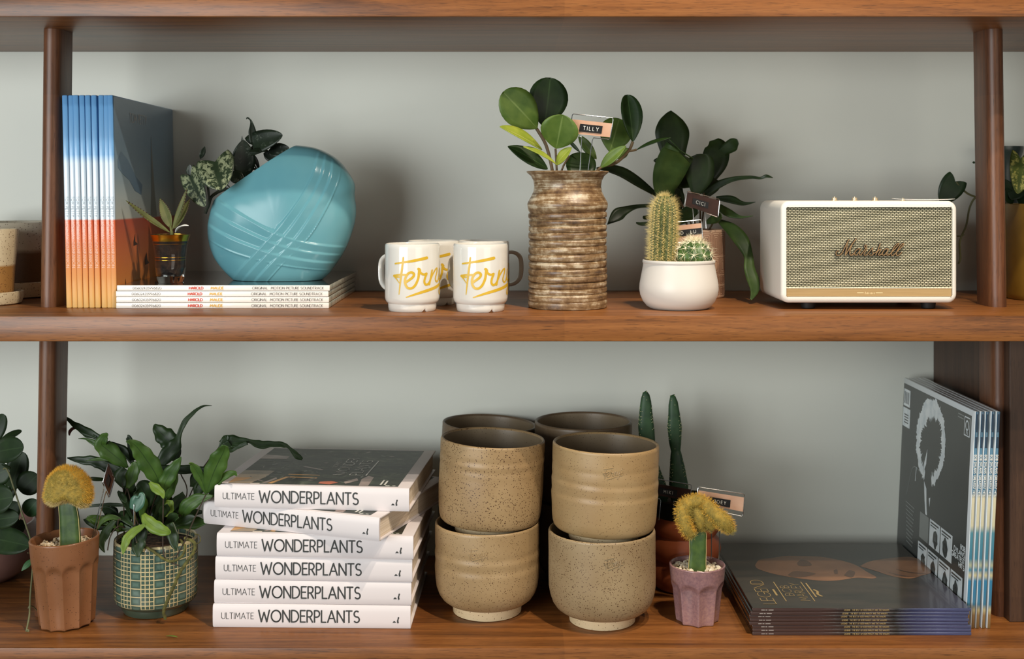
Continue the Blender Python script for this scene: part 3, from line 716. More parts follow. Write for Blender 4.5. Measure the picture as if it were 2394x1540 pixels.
for i, ((x, y), lab, hz, rt) in enumerate(mugs):
    loc = (x, y, ZM)
    if i in (0, 3):
        root = thing('mug', lab, 'mug', loc, (0, 0, 0), 'white mugs with gold script')
        mb = MB()
        def notch(r, z, th, i):
            q = (th + .95 + .0) % (2 * pi); d = min(abs((th % (2 * pi)) - (3 * pi / 2 + .62)), 9)
            if z < .0013 and d < .10 and r > .03: return r, z + .0042 * (1 - d / .10)
            return r, z
        mb.lathe(mugprof(), 128, (0, 0, 0), notch); mb.build('body', M_white, root, w=False)
        a = math.radians({0: 226, 3: 352}[i]); d = V(cos(a), sin(a), 0)
        if i == 0: a = math.radians(180 + 38); d = V(cos(a), sin(a), 0)
        # the handle: rounded square loop
        pts = cr([tuple(d * .037 + V(0, 0, .077)), tuple(d * .054 + V(0, 0, .0775)), tuple(d * .0655 + V(0, 0, .070)), tuple(d * .068 + V(0, 0, .055)), tuple(d * .0655 + V(0, 0, .038)), tuple(d * .054 + V(0, 0, .0285)), tuple(d * .037 + V(0, 0, .028))], 5)
        a2 = math.radians(180 - 42) if i == 0 else math.radians(25)
        Rz = Matrix.Rotation(a2 - a, 3, 'Z')
        pts = [tuple(Rz @ Vector(p)) for p in pts]
        mb = MB(); mb.tube(pts, .0052, 12, flat=.62, n0=tuple(Rz @ V(0, 0, 1))); mb.build('handle', M_white, root, w=False)
        mb = MB(); sc = .0397 / 385; g0 = cyl((0, 0, 0), .0397, -pi / 2, .00025)
        for pts, w in FERN:
            th = []
            pp = []
            for (px, py) in pts:
                q = (px - 1580) / 385
                u = .0397 * (math.asin(q) if q < .93 else 1.1944 + (q - .93) * 1.25)
                pp.append((u, .0973 - (py - 285) * sc))
            if len(pp) < 5: pp2 = cr(pp, 6)
            else: pp2 = pp
            ws = w if isinstance(w, (int, float)) else None
            if ws is None:
                wl = list(w); m = len(pp2) - 1; wq = []
                for k in range(len(pp2)):
                    f = k / m * (len(wl) - 1); j = min(int(f), len(wl) - 2); wq.append((wl[j] + (wl[j + 1] - wl[j]) * (f - j)) * sc)
            else: wq = ws * sc
            stroke(mb, pp2, wq, g0)
        mb.build('lettering', M_gold_print, root, w=False, smooth=0)
        if i == 3: root.rotation_euler = (0, 0, rt)
    else: dup(root, loc, (0, 0, [0, -.10, .10, 0][i]), lab)

# ------------------------------------------------------------------ ribbed brown vase
rvx, rvy = .083, .126
t = thing('potted_hoya', 'ribbed brown stoneware vase full of round green leaves, right of the mugs', 'planted vase', (rvx, rvy, ZM))
g = G('brown_ribbed_glaze', (120, 86, 54), .40, coat=.12); co = g.co('Object'); cs = g.co('Object', (3, 3, 60))
uvz = g.n('SeparateXYZ', {0: co}).outputs[2]
f = g.m('ADD', g.m('MULTIPLY', g.noise(cs, 4, 5, .65), .6), g.m('MULTIPLY', g.noise(co, 70, 5, .7), .45))
base = g.ramp(f, ((.36, (58, 40, 25)), (.45, (98, 72, 46)), (.54, (136, 108, 74)), (.64, (196, 180, 152))))
g.set('Base Color', base); g.bump(g.noise(co, 130, 3), .25); M_rib = g.mat
pr = [(.0565, 0), (.0585, .0015), (.0592, .006), (.0590, .0095), (.0583, .0105)]
zz = .0105; k = 0
rid = [.0125, .0085, .0095, .0100, .0105, .0110, .0110, .0115, .0105, .0110, .0100, .0098, .0095]
for k, h in enumerate(rid):
    r0 = .0583 - .0004 * (k % 3)
    for q, dr in ((.10, -.0004), (.25, .0004), (.55, .0007), (.82, .0004), (.94, -.0008), (1.0, -.0019)): pr.append((r0 + dr, zz + h * q))
    zz += h
pr += [(.0590, zz + .004), (.0600, zz + .010), (.0602, zz + .0125), (.0592, zz + .0155), (.0545, zz + .024), (.0508, zz + .032), (.0498, zz + .040), (.0508, zz + .048), (.0545, zz + .0555), (.0600, zz + .060), (.0612, zz + .0615), (.0608, zz + .0628), (.0590, zz + .0622), (.052, zz + .054), (.046, zz + .04), (.05, zz + .02), (.05, .1), (1e-4, .099)]
sc_ = .2027 / (zz + .0628)
pr = [(r, z * sc_ if z > .0105 else z) for r, z in pr]
mb = MB(); mb.lathe(pr, 96, (rvx, rvy, ZM), lambda r, z, th, i: (r * (1 + .004 * sin(2 * th + z * 40)), z + .0012 * sin(th + 1) * (z > .01) * (z < .15))); mb.build('vase', M_rib, t)
soil_disc((rvx, rvy, ZM + .170), .0465, 'soil', M_soil, t)
Z = Zm(1130, 160, 3.42, .12)
M_h0 = leafm('dark_round_leaf', (26, 46, 20), (44, 66, 28), (60, 84, 44), .33); M_h1 = leafm('mid_green_leaf', (72, 98, 38), (102, 124, 54), (116, 136, 72), .36); M_h2 = leafm('lime_leaf', (124, 140, 44), (150, 160, 60), (168, 176, 96), .36)  # greens carry the light: lime for lit leaves, dark for shaded ones behind
mb = MB()
for (b, tp, w, sh, d0, d1, mi, n, fo) in [
    ((485, 470), (535, 84), 330, 'obov', .150, .150, 0, (.25, -1, .2), .10), ((430, 480), (165, 195), 300, 'obov', .125, .10, 1, (-.15, -1, .35), .08),
    ((470, 650), (130, 465), 170, 'oval', .105, .07, 2, (-.1, -.75, 1), .25), ((515, 805), (195, 622), 150, 'oval', .13, .11, 0, (.2, -1, .7), .2),
    ((582, 765), (318, 625), 85, 'oval', .10, .075, 2, (.3, -.6, 1), .35), ((582, 640), (635, 378), 300, 'obov', .10, .075, 1, (0, -1, .3), .20),
    ((580, 772), (706, 630), 95, 'oval', .105, .09, 2, (-.6, -1, .4), .25), ((775, 885), (785, 672), 245, 'round', .13, .16, 0, (0, -1, .3), .08),
    ((1010, 668), (1085, 408), 270, 'obov', .16, .17, 1, (.1, -1, .25), .08), ((935, 795), (1142, 618), 95, 'oval', .13, .11, 1, (.5, -.8, .7), .35),
    ((905, 725), (760, 530), 85, 'oval', .17, .18, 1, (-.5, -1, .3), .2), ((1195, 588), (1150, 220), 185, 'obov', .14, .15, 0, (.3, -1, .1), .5),
    ((1225, 650), (1500, 553), 62, 'oval', .13, .12, 0, (-.2, -.5, 1), .3), ((1060, 718), (1162, 640), 90, 'oval', .15, .15, 1, (0, -1, .3), .1), ((775, 672), (662, 552), 30, 'lance', .14, .15, 0, (-.5, -1, .2), .2)]:
    leaf(mb, Z.p(*b, d0), Z.p(*tp, d1), Z.w(w), sh, n, .03, fo, mi)
mb.build('foliage', [M_h0, M_h1, M_h2], t, solid=.0010)
M_stem = plain('brown_green_stem', (92, 74, 46), .6)
mb = MB()
for pts, r in (([(560, 900), (545, 780), (500, 610), (425, 480)], 13), ([(590, 900), (585, 780), (577, 640)], 9), ([(800, 950), (930, 800), (1060, 755), (1160, 660), (1195, 585)], 12), ([(1160, 662), (1200, 655), (1226, 648)], 9), ([(600, 900), (640, 780), (690, 700)], 8), ([(1050, 760), (1060, 715)], 8), ([(480, 560), (465, 470), (485, 460)], 8)):
    mb.tube(cr([tuple(Z.p(x, y, .13)) for x, y in pts], 5), Z.w(r), 8)
mb.build('stem', M_stem, t)
tag('wire plant marker with a copper plate reading TILLY, in the ribbed vase', .082, (1338, 266), (1434.5, 276), (1426, 326), (1332, 316), [(.30, (1355, 420)), (.57, (1372, 420))], 'TILLY', (.22, .77, .42, .78), (.25, .90), tsize=.46)

# ------------------------------------------------------------------ white bowl with two cacti
bcx, bcy = .2465, .108
t = thing('potted_cactus', 'white round bowl planted with a tall spiny cactus and a small ball cactus', 'cactus planter', (bcx, bcy, ZM))
g = G('matte_white_bowl', (218, 213, 204), .38, spec=.4); M_bowl = g.mat
pr = [(.040, 0), (.0425, .0008), (.0475, .004), (.0530, .011), (.0568, .020), (.0582, .0285), (.0578, .036), (.0560, .046), (.0540, .056), (.0527, .063), (.0524, .0665), (.0532, .0675), (.0535, .0695), (.0530, .0713), (.0518, .0720), (.0506, .0712), (.0505, .066), (.052, .05), (.05, .03), (1e-4, .028)]
mb = MB(); mb.lathe(pr, 96, (bcx, bcy, ZM)); mb.build('bowl', M_bowl, t)
mb = MB(); mb.lathe([(.0508, .0655), (1e-4, .0665)], 32, (bcx, bcy, ZM)); disc_rocks(mb, (bcx, bcy, ZM + .066), .047, 260, .0026, .003); mb.build('pebbles', M_pebble, t, smooth=0, stuff=True)
M_cac = varied('cactus_skin', (60, 72, 32), (88, 98, 48), 90, .6); M_areole = plain('areole_wool', (226, 204, 140), .8); M_spine = plain('yellow_spine', (226, 206, 138), .6)
cc = Vector((P(1548, 610, .105).x, .105, ZM + .064)); Hc = .103; Rc = .0185; NR = 15
def cz(z): return Rc * (1 if z < .078 else sqrt(max(0, 1 - ((z - .078) / (Hc - .078)) ** 2))) * (.95 + .05 * sin(z * 40))
mb = MB(); lean = .045
zs = [Hc * k / 40 for k in range(36)] + [Hc * (.88 + .12 * sin(pi / 2 * k / 12)) for k in range(1, 13)]
tl = Matrix.Rotation(lean, 3, 'Y') @ Matrix.Rotation(-.05, 3, 'X')
mb.lathe([(max(cz(z), 1e-4), z) for z in zs], 90, cc, lambda r, z, th, i: (r * (.95 + .08 * cos(NR * th)), z), tilt=tl)
cst = mb.build('columnar_cactus', M_cac, t)
mb = MB(); hb = MB()
for k in range(NR):
    th = 2 * pi * k / NR
    for j in range(25):
        z = .003 + (Hc - .006) * (j + (.5 if k % 2 else 0)) / 25.5
        r = cz(z) * 1.03; p = cc + tl @ Vector((r * cos(th), r * sin(th), z))
        slope = 0 if z < .078 else (z - .078) / (Hc - .078)
        o = tl @ Vector((cos(th) * (1 - slope), sin(th) * (1 - slope), .15 + slope * 1.2)); o.normalize()
        mb.blob(p + o * .0002, .0009, 0, .2, 1)
        for h in range(13):
            d = o + Vector((random.uniform(-1, 1), random.uniform(-1, 1), random.uniform(-1, 1))) * .95
            hb.hair(p, d, random.uniform(.005, .0115) * (1 + .3 * slope), .00017)
mb.build('areoles', M_areole, cst, stuff=True); 
top = cc + tl @ Vector((0, 0, Hc))
for h in range(260):
    d = Vector((random.uniform(-1, 1), random.uniform(-1, 1), random.uniform(.3, 1.4))); hb.hair(top + Vector((random.uniform(-1, 1), random.uniform(-1, 1), -.3)) * .006, d, random.uniform(.006, .012), .00016)
hb.build('spines', M_spine, cst, smooth=0, stuff=True)
M_ball = varied('ball_cactus_skin', (44, 72, 34), (80, 110, 54), 90, .4); M_wsp = plain('white_spine', (250, 240, 206), .5)
bc = Vector((P(1622, 580, .098).x, .098, ZM + .0765)); RB = .0265
mb = MB(); hb = MB(); ab = MB(); NB = 11
mb.lathe([(RB * cos(a) if a < 1.56 else 1e-4, RB * .92 * sin(a)) for a in [(-.9 + (1.57 + .9) * k / 40) for k in range(41)]], 110, bc, lambda r, z, th, i: (r * (.90 + .10 * abs(cos(NB * th / 2)) ** .7 * (1 + .35 * cos(z / RB * 8.5))), z))
bl = mb.build('globular_cactus', M_ball, t)
for k in range(NB):
    th = 2 * pi * (k + .0) / NB
    for a in (-.35, .15, .60, 1.0, 1.32):
        p = bc + Vector((RB * cos(a) * cos(th), RB * cos(a) * sin(th), RB * .92 * sin(a))) * 1.0
        o = Vector((cos(a) * cos(th), cos(a) * sin(th), sin(a))); ab.blob(p, .0016, 0, .2, 1)
        for h in range(11):
            tn = o.orthogonal().normalized(); b2 = o.cross(tn); w = 2 * pi * h / 11 + random.random()
            hb.hair(p, o * random.uniform(.15, .9) + (tn * cos(w) + b2 * sin(w)), random.uniform(.009, .016), .00034)
for h in range(90):
    d = Vector((random.uniform(-1, 1), random.uniform(-1, 1), random.uniform(.5, 1.5))); hb.hair(bc + Vector((0, 0, RB * .86)) + Vector((random.uniform(-1, 1), random.uniform(-1, 1), 0)) * .009, d, random.uniform(.009, .017), .0003)
ab.build('areoles', M_wsp, bl, stuff=True); hb.build('spines', M_wsp, bl, smooth=0, stuff=True)
tag('wire plant marker with a copper plate and long black tape, behind the ball cactus', .135, (1556, 522), (1640, 513.5), (1643, 560), (1558, 571), [(.40, (1590, 606)), (.62, (1610, 606))], 'AND  LU', (.02, .985, .40, .70), (.17, .98), tsize=.5)

# ------------------------------------------------------------------ patterned pot of strap leaves behind the bowl
ppx, ppy = .303, .300
t = thing('potted_fern', 'strap-leaved green plant in a pale pink line-patterned pot behind the cactus bowl', 'potted plant', (ppx, ppy, ZM))
M_pink = varied('pink_clay', (206, 166, 136), (222, 184, 152), 30, .6); M_brown_line = plain('brown_line', (150, 100, 72), .6)
mb = MB(); mb.lathe([(.0425, 0), (.0440, .0015), (.0445, .004), (.0455, .109), (.0450, .1105), (.0435, .1105), (.0425, .1), (.042, .09), (1e-4, .089)], 72, (ppx, ppy, ZM)); pt = mb.build('pot', M_pink, t)
mb = MB(); g = cyl((ppx, ppy, ZM), lambda v: .0445 + .001 * v / .109)
def rect(u0, v0, u1, v1, w=.0007):
    pts = [(u0 + (u1 - u0) * k / 6, v0) for k in range(7)] + [(u1, v0 + (v1 - v0) * k / 3) for k in range(1, 4)] + [(u1 - (u1 - u0) * k / 6, v1) for k in range(1, 7)] + [(u0, v1 - (v1 - v0) * k / 3) for k in range(1, 4)]
    stroke(mb, pts, w, g, 0, False)
for k in range(16):
    u = -.14 + k * .0176
    rect(u, .070, u + .0155, .106); rect(u + .002, .072, u + .0135, .103); rect(u + .0042, .074, u + .0113, .100); rect(u + .0062, .076, u + .0093, .097)
    rect(u, .040, u + .0155, .066); rect(u + .0025, .0425, u + .013, .0635); rect(u + .0055, .046, u + .010, .060)
    for kk in range(2): rect(u + .001 + kk * .008, .024, u + .0072 + kk * .008, .0365); rect(u + .0028 + kk * .008, .0262, u + .0054 + kk * .008, .0343); rect(u + .001 + kk * .008, .006, u + .0072 + kk * .008, .0195); rect(u + .0028 + kk * .008, .009, u + .0054 + kk * .008, .0165)
mb.build('painted_lines', M_brown_line, pt, smooth=0)
soil_disc((ppx, ppy, ZM + .1), .0425, 'soil', M_soil, t)
M_f0 = leafm('dark_strap_leaf', (28, 44, 20), (44, 62, 28), None, .34); M_f1 = leafm('green_strap_leaf', (46, 70, 32), (70, 92, 44), None, .36); M_f2 = leafm('lime_strap_leaf', (92, 108, 48), (128, 134, 62), None, .4)
Z = Zm(1400, 320, 3.5, .29); mb = MB()
straps(mb, Z, [
 (0, .30, .32, [(660, 480, 60), (625, 300, 90), (605, 100, 200), (597, -30, 250), (592, -120, 190), (590, -180, 90), (590, -215, 5)]),
 (1, .27, .20, [(610, 600, 50), (545, 450, 150), (565, 310, 220), (615, 190, 235), (655, 125, 228), (668, 108, 215)]),
 (0, .26, .25, [(790, 480, 50), (818, 340, 190), (828, 240, 205), (835, 170, 170), (838, 138, 70)]),
 (0, .31, .33, [(850, 450, 50), (895, 330, 120), (945, 200, 190), (965, 90, 170), (940, 25, 70)]),
 (0, .33, .30, [(960, 170, 50), (1035, 105, 80), (1105, 60, 95), (1140, 38, 40)]),
 (0, .29, .27, [(860, 470, 50), (980, 390, 55), (1100, 345, 40), (1240, 330, 28), (1320, 337, 20), (1370, 321, 28), (1425, 334, 4)]),
 (0, .29, .22, [(480, 480, 30), (330, 375, 70), (200, 295, 80), (90, 262, 60), (-20, 255, 10)]),
 (0, .27, .24, [(440, 560, 30), (310, 570, 35), (220, 600, 60), (150, 640, 92), (70, 716, 4)]),
 (0, .27, .26, [(430, 705, 30), (350, 712, 30), (305, 702, 12)]), (0, .28, .27, [(460, 640, 25), (380, 660, 35), (362, 650, 12)]),
 (0, .29, .28, [(960, 500, 30), (1080, 512, 58), (1180, 545, 35), (1282, 532, 4)]), (1, .28, .25, [(980, 570, 50), (1060, 622, 62), (1160, 656, 25), (1262, 645, 4)]),
 (1, .28, .17, [(990, 690, 40), (1085, 755, 95), (1165, 850, 112), (1222, 975, 70), (1232, 1080, 82), (1262, 1180, 92), (1270, 1260, 62), (1245, 1332, 14)]),
 (0, .30, .31, [(860, 480, 60), (925, 400, 110), (955, 345, 95)]), (0, .29, .30, [(700, 420, 80), (690, 330, 110), (720, 290, 40)]),
 (0, .28, .24, [(640, 700, 50), (730, 630, 110), (810, 590, 60)]), (1, .27, .24, [(880, 700, 30), (960, 665, 72), (1005, 640, 40)]), (0, .30, .29, [(600, 640, 90), (640, 500, 110), (620, 400, 50)]),
 (0, .31, .30, [(470, 215, 50), (490, 205, 60), (540, 260, 40)])], n=(.1, -1, .25), fold=.12)
mb.build('foliage', [M_f0, M_f1, M_f2], t, solid=.0008)
mb = MB()
for x, y in ((640, 480), (820, 480), (860, 460), (560, 500), (940, 690), (760, 640)):
    mb.tube(cr([tuple(Z.p(800, 860, .30)), tuple(Z.p((x + 800) / 2 + 20, (y + 860) / 2, .295)), tuple(Z.p(x, y, .285))], 5), .0016, 6)
mb.build('stem', M_stem, t)
tag('dark copper plant marker reading CICI, tilted in the strap-leaved plant', .235, (1606.5, 446.5), (1683, 466), (1679, 508), (1601, 480), [(.24, (1622, 522)), (.62, (1651, 534))], 'CICI', (.20, .68, .34, .72), (.06, .97), dark_plate=True, tsize=.5)

# ------------------------------------------------------------------ white loudspeaker with woven grille
SX0, SX1, SZ0, SZ1, SY0, SY1 = .3925, .6500, ZM + .0098, 1.4846, .086, .236
t = thing('speaker', 'cream white tabletop loudspeaker with woven grille and brass script badge', 'speaker', ((SX0 + SX1) / 2, .16, ZM))
def rrect(x0, x1, z0, z1, r, n=8):
    out = []
    for cx_, cz_, a in ((x1 - r, z1 - r, 0), (x0 + r, z1 - r, 90), (x0 + r, z0 + r, 180), (x1 - r, z0 + r, 270)):
        for k in range(n + 1):
            b = math.radians(a + 90 * k / n); out.append((cx_ + r * cos(b), cz_ + r * sin(b)))
    return out
GX0, GX1, GZ0, GZ1 = P(1838.5, 0, SY0).x, P(2227, 0, SY0).x, P(0, 694, SY0).z, P(0, 484, SY0).z
mb = MB(); loops = []
R0 = .0125
for ins, y in ((.004, SY1), (.001, SY1 - .001), (0, SY1 - .004), (0, SY0 + .0055), (.0006, SY0 + .003), (.0022, SY0 + .0012), (.0045, SY0 + .0002), (.0065, SY0)):
    loops.append([(x, y, z) for x, z in rrect(SX0 + ins, SX1 - ins, SZ0 + ins, SZ1 - ins, R0 - ins * .6)])
loops.append([(x, SY0, z) for x, z in rrect(GX0, GX1, GZ0, GZ1, .0012)]); loops.append([(x, SY0 + .005, z) for x, z in rrect(GX0, GX1, GZ0, GZ1, .0012)])
n = len(loops[0]); fs = []
for i in range(len(loops) - 1):
    for k in range(n): q = (k + 1) % n; fs.append((i * n + k, i * n + q, (i + 1) * n + q, (i + 1) * n + k))
fs.append(tuple(range(n))); fs.append(tuple((len(loops) - 1) * n + k for k in range(n)))
g = G('cream_vinyl', (230, 227, 217), .42, spec=.4); g.bump(g.noise(g.co('Object'), 900, 2), .25, .0005)
mb.add([v for l in loops for v in l], fs); mb.build('cabinet', g.mat, t, smooth=50)
g = G('woven_grille', (60, 58, 34), .65); co = g.co('Object'); sp = g.n('SeparateXYZ', {0: co})
vec = g.n('CombineXYZ', {0: sp.outputs[0], 1: g.m('ADD', sp.outputs[2], g.m('MULTIPLY', sp.outputs[0], -.022))}).outputs[0]
br = g.n('TexBrick', {'Vector': vec, 'Color1': lin((218, 211, 180)), 'Color2': lin((200, 192, 160)), 'Mortar': lin((50, 50, 30)), 'Scale': 1.0, 'Mortar Size': .00068, 'Mortar Smooth': .25, 'Bias': 0, 'Brick Width': .00545, 'Row Height': .00243})
br.offset = .5; g.set('Base Color', br.outputs[0]); g.bump(g.m('SUBTRACT', 1, br.outputs[1]), .8, .0008)
GZM = P(0, 673, SY0).z
mb = MB(); mb.box(((GX0 + GX1) / 2, SY0 + .0042, (GZM + GZ1) / 2), (GX1 - GX0 - .0004, .002, GZ1 - GZM)); gr = mb.build('grille', g.mat, t, smooth=0)
g = G('brushed_brass', (196, 166, 116), .42, metal=.6); nz = g.noise(g.co('Object', (6, 6, 900)), 3, 3); g.set('Base Color', g.ramp(nz, ((.3, (178, 148, 100)), (.7, (198, 168, 120))))); M_brass = g.mat; M_knob = plain('pale_brass_knob', (224, 206, 172), .3, metal=.7)
mb = MB(); mb.rbox(((GX0 + GX1) / 2, SY0 + .0036, (GZ0 + GZM) / 2), (GX1 - GX0 - .001, .003, GZM - GZ0 - .0012), .0005, 1); cp = mb.build('control_strip', M_brass, t, smooth=0)
M_pale_brass = plain('pale_brass_line', (246, 224, 176), .35, metal=.5)
mb = MB(); gp = plane(P(1960, 710, SY0 + .0021), (1, 0, 0), (0, 0, 1), off=.0002); kk = (SY0 - CAMY) / F / 14.96
for x0, x1, y in ((665, 875, 362), (1322, 1540, 362)): stroke(mb, [(x0 * kk, (748 - y) * kk), (x1 * kk, (748 - y) * kk)], 26 * kk, gp)
text(mb, 'EST. 1962', 930 * kk, (748 - 402) * kk, 74 * kk, gp, .16, .3, .5, width=350 * kk, discs=False) if False else None
for x, h in ((940, 70), (985, 40), (1025, 60), (1065, 40), (1110, 44), (1160, 50), (1205, 40), (1250, 48)): stroke(mb, [(x * kk, (748 - 400) * kk), ((x + 6) * kk, (748 - 400 + h) * kk)], 16 * kk, gp)
mb.build('engraving', M_pale_brass, cp, smooth=0)
mb = MB(); mb.box(((GX0 + GX1) / 2, SY0 + .003, GZM), (GX1 - GX0 - .0006, .0035, .0011)); mb.build('trim_line', plain('cream_trim', (248, 240, 214), .35), t, smooth=0)
LOGO = [([(270, 590), (215, 588), (178, 635), (188, 695), (245, 716), (305, 695), (358, 635), (430, 500), (500, 350), (562, 238)], 32), ([(505, 335), (500, 470), (470, 600), (443, 718)], 38), ([(443, 720), (530, 585), (620, 430), (700, 320), (775, 222)], 36), ([(650, 400), (600, 530), (585, 640), (597, 703), (645, 705), (710, 650)], 38),
 ([(905, 540), (845, 520), (765, 570), (722, 650), (742, 708), (795, 695), (855, 615), (905, 530), (868, 620), (866, 698), (905, 703), (965, 628), (1042, 520), (1078, 455), (1052, 412), (1022, 440), (1037, 500), (1092, 525), (1032, 610), (1002, 680), (1032, 715), (1092, 690), (1152, 620), (1262, 488), (1250, 580), (1272, 655), (1222, 714), (1150, 690)], 30), ([(1225, 712), (1335, 630), (1400, 580)], 26),
 ([(1345, 720), (1402, 580), (1482, 358)], 34), ([(1372, 640), (1442, 560), (1502, 530), (1482, 590), (1432, 680), (1452, 715), (1530, 665), (1585, 570), (1662, 522), (1722, 540)], 32), ([(1585, 570), (1540, 650), (1562, 710), (1612, 698), (1672, 620), (1724, 530), (1684, 620), (1674, 700), (1715, 708), (1792, 648), (1902, 540), (2002, 430), (2032, 377), (1992, 372), (1902, 460), (1822, 600), (1802, 690), (1842, 720), (1902, 680), (2042, 540), (2152, 420), (2172, 372), (2132, 372), (2052, 460), (1972, 600), (1952, 690), (1992, 720), (2062, 680), (2112, 620)], 32)]
k1 = (SY0 - CAMY) / F / 12.6
ma, mb = MB(), MB()
for pts, w in LOGO:
    pts = cr(pts, 4)
    q = [tuple(P(1940 + x / 12.6, 540 + y / 12.6, SY0)) for x, y in pts]
    mb.tube([(x, SY0 - .0010, z) for x, y, z in q], w * k1 * .46, 8, flat=.6, n0=(0, 1, 0)); ma.tube([(x, SY0 + .0012, z) for x, y, z in q], w * k1 * .85, 8, flat=.9, n0=(0, 1, 0))
bd = ma.build('badge_backing', plain('badge_black', (20, 17, 12), .4), gr, label='black edging of the script badge')
mb.build('script_badge', plain('badge_bronze', (150, 120, 82), .38, metal=.3), gr, label='bronze script lettering')
for x, y in ((SX0 + .045, SY0 + .022), (SX1 - .035, SY0 + .022), (SX0 + .045, SY1 - .02), (SX1 - .035, SY1 - .02)):
    mb = MB(); mb.lathe([(.0085, 0), (.0100, .001), (.0112, .0102), (1e-4, .0102)], 28, (x, y, ZM)); mb.build('foot', plain('black_rubber', (20, 19, 18), .6), t)
for px, big in ((1951, 1), (1998, 1), (2046, 1), (2111, 0)):
    y = .128; c = P(px, 0, y); c.z = SZ1 - .0002; s = .85 if big else .6
    mb = MB(); mb.lathe([(.0072 * s, 0), (.0072 * s, .0008), (.0046 * s, .0012), (.0044 * s, .0052 * s), (.0036 * s, .0058 * s), (1e-4, .0058 * s)], 28, c); mb.lathe([(.0015 * s, .005 * s), (.0015 * s, .0072 * s), (1e-4, .0074 * s)], 12, c); mb.build('knob', M_knob, t)
t = thing('paper_card', 'thin white card lying on top of the loudspeaker', 'card', (P(2150, 0, .115).x, .115, SZ1))
mb = MB(); x0, x1 = P(2080, 0, .115).x, P(2221, 0, .115).x
vs = []
for k in range(13):
    u = k / 12; z = SZ1 + .0013 + .0016 * (1 - sin(pi * u) ** .5) * (1.0 if u < .5 else .6) + .0006
    for y in (.094, .106): vs.append((x0 + (x1 - x0) * u, y, z))
mb.add(vs, [(2 * k, 2 * k + 2, 2 * k + 3, 2 * k + 1) for k in range(12)]); mb.build('sheet', plain('card_paper', (240, 234, 226), .6), t, solid=.0006)

# ------------------------------------------------------------------ right end: ochre pot, dark vase, trailing vine
oc = (.864, .262, ZM)
t = thing('potted_vine', 'ochre yellow pot with a heart-leaved vine trailing behind the right post', 'potted plant', oc)
mb = MB(); mb.lathe([(.064, 0), (.066, .002), (.067, .01), (.067, .149), (.0665, .152), (.065, .153), (.063, .151), (.062, .12), (1e-4, .118)], 72, oc); mb.build('pot', varied('ochre_glaze', (140, 106, 34), (158, 122, 46), 20, .35), t)
soil_disc((oc[0], oc[1], oc[2] + .13), .0622, 'soil', M_soil, t)
Z = Zm(2180, 320, 3.85, .31)
M_var = leafm('variegated_leaf', (62, 76, 26), (84, 96, 40), None, .36, (170, 166, 88), (.50, .58)); M_hd = leafm('dark_heart_leaf', (24, 42, 22), (36, 56, 30), None, .34)
mb = MB()
leaf(mb, Z.p(205, 400, .30), Z.p(75, 590, .30), Z.w(225), 'heart', (0, -1, .05), .03, .05, 0)
leaf(mb, Z.p(790, 195, .20), Z.p(765, 512, .19), Z.w(215, .2), 'heart', (.1, -1, .1), .04, .12, 1)
for b, tp, w in (((700, 560), (800, 420), 150), ((860, 560), (760, 560), 120), ((660, 470), (720, 600), 110), ((900, 480), (960, 300), 200), ((650, 380), (690, 560), 120)): leaf(mb, Z.p(*b, .25), Z.p(*tp, .26), Z.w(w), 'oval', (0, -1, .3), .02, .1, 0)
leaf(mb, Z.p(385, 232, .31), Z.p(358, 228, .31), Z.w(22), 'lance', (0, -1, .3), 0, 0, 0)
mb.build('foliage', [M_hd, M_var], t, solid=.0007)
M_vine = plain('olive_vine', (74, 74, 40), .6)
mb = MB()
for pts, r in (([(215, 405), (245, 445), (310, 505), (390, 540), (480, 560), (640, 590), (760, 640)], 9), ([(480, 555), (390, 545), (335, 635), (305, 790), (262, 890), (244, 960), (250, 1060), (250, 1100), (234, 1142)], 9), ([(222, 893), (262, 890), (285, 878)], 7), ([(795, 200), (850, 180), (920, 300), (900, 560)], 7), ([(770, 500), (778, 560), (780, 600)], 8)):
    mb.tube(cr([tuple(Z.p(x, y, .30)) for x, y in pts], 5), Z.w(r), 8)
mb.build('stem', M_vine, t)
dv_ = (.834, .378, ZM)
t = thing('vase', 'dark green flared vase behind the ochre pot at the right edge', 'vase', dv_)
mb = MB(); mb.lathe([(.024, 0), (.026, .002), (.030, .05), (.031, .11), (.028, .165), (.0265, .20), (.028, .222), (.0335, .239), (.035, .2445), (.035, .2485), (.0325, .2485), (.026, .225), (.024, .2), (.027, .1), (1e-4, .09)], 72, dv_); mb.build('body', varied('dark_green_glaze', (30, 40, 36), (48, 60, 54), 40, .3), t)

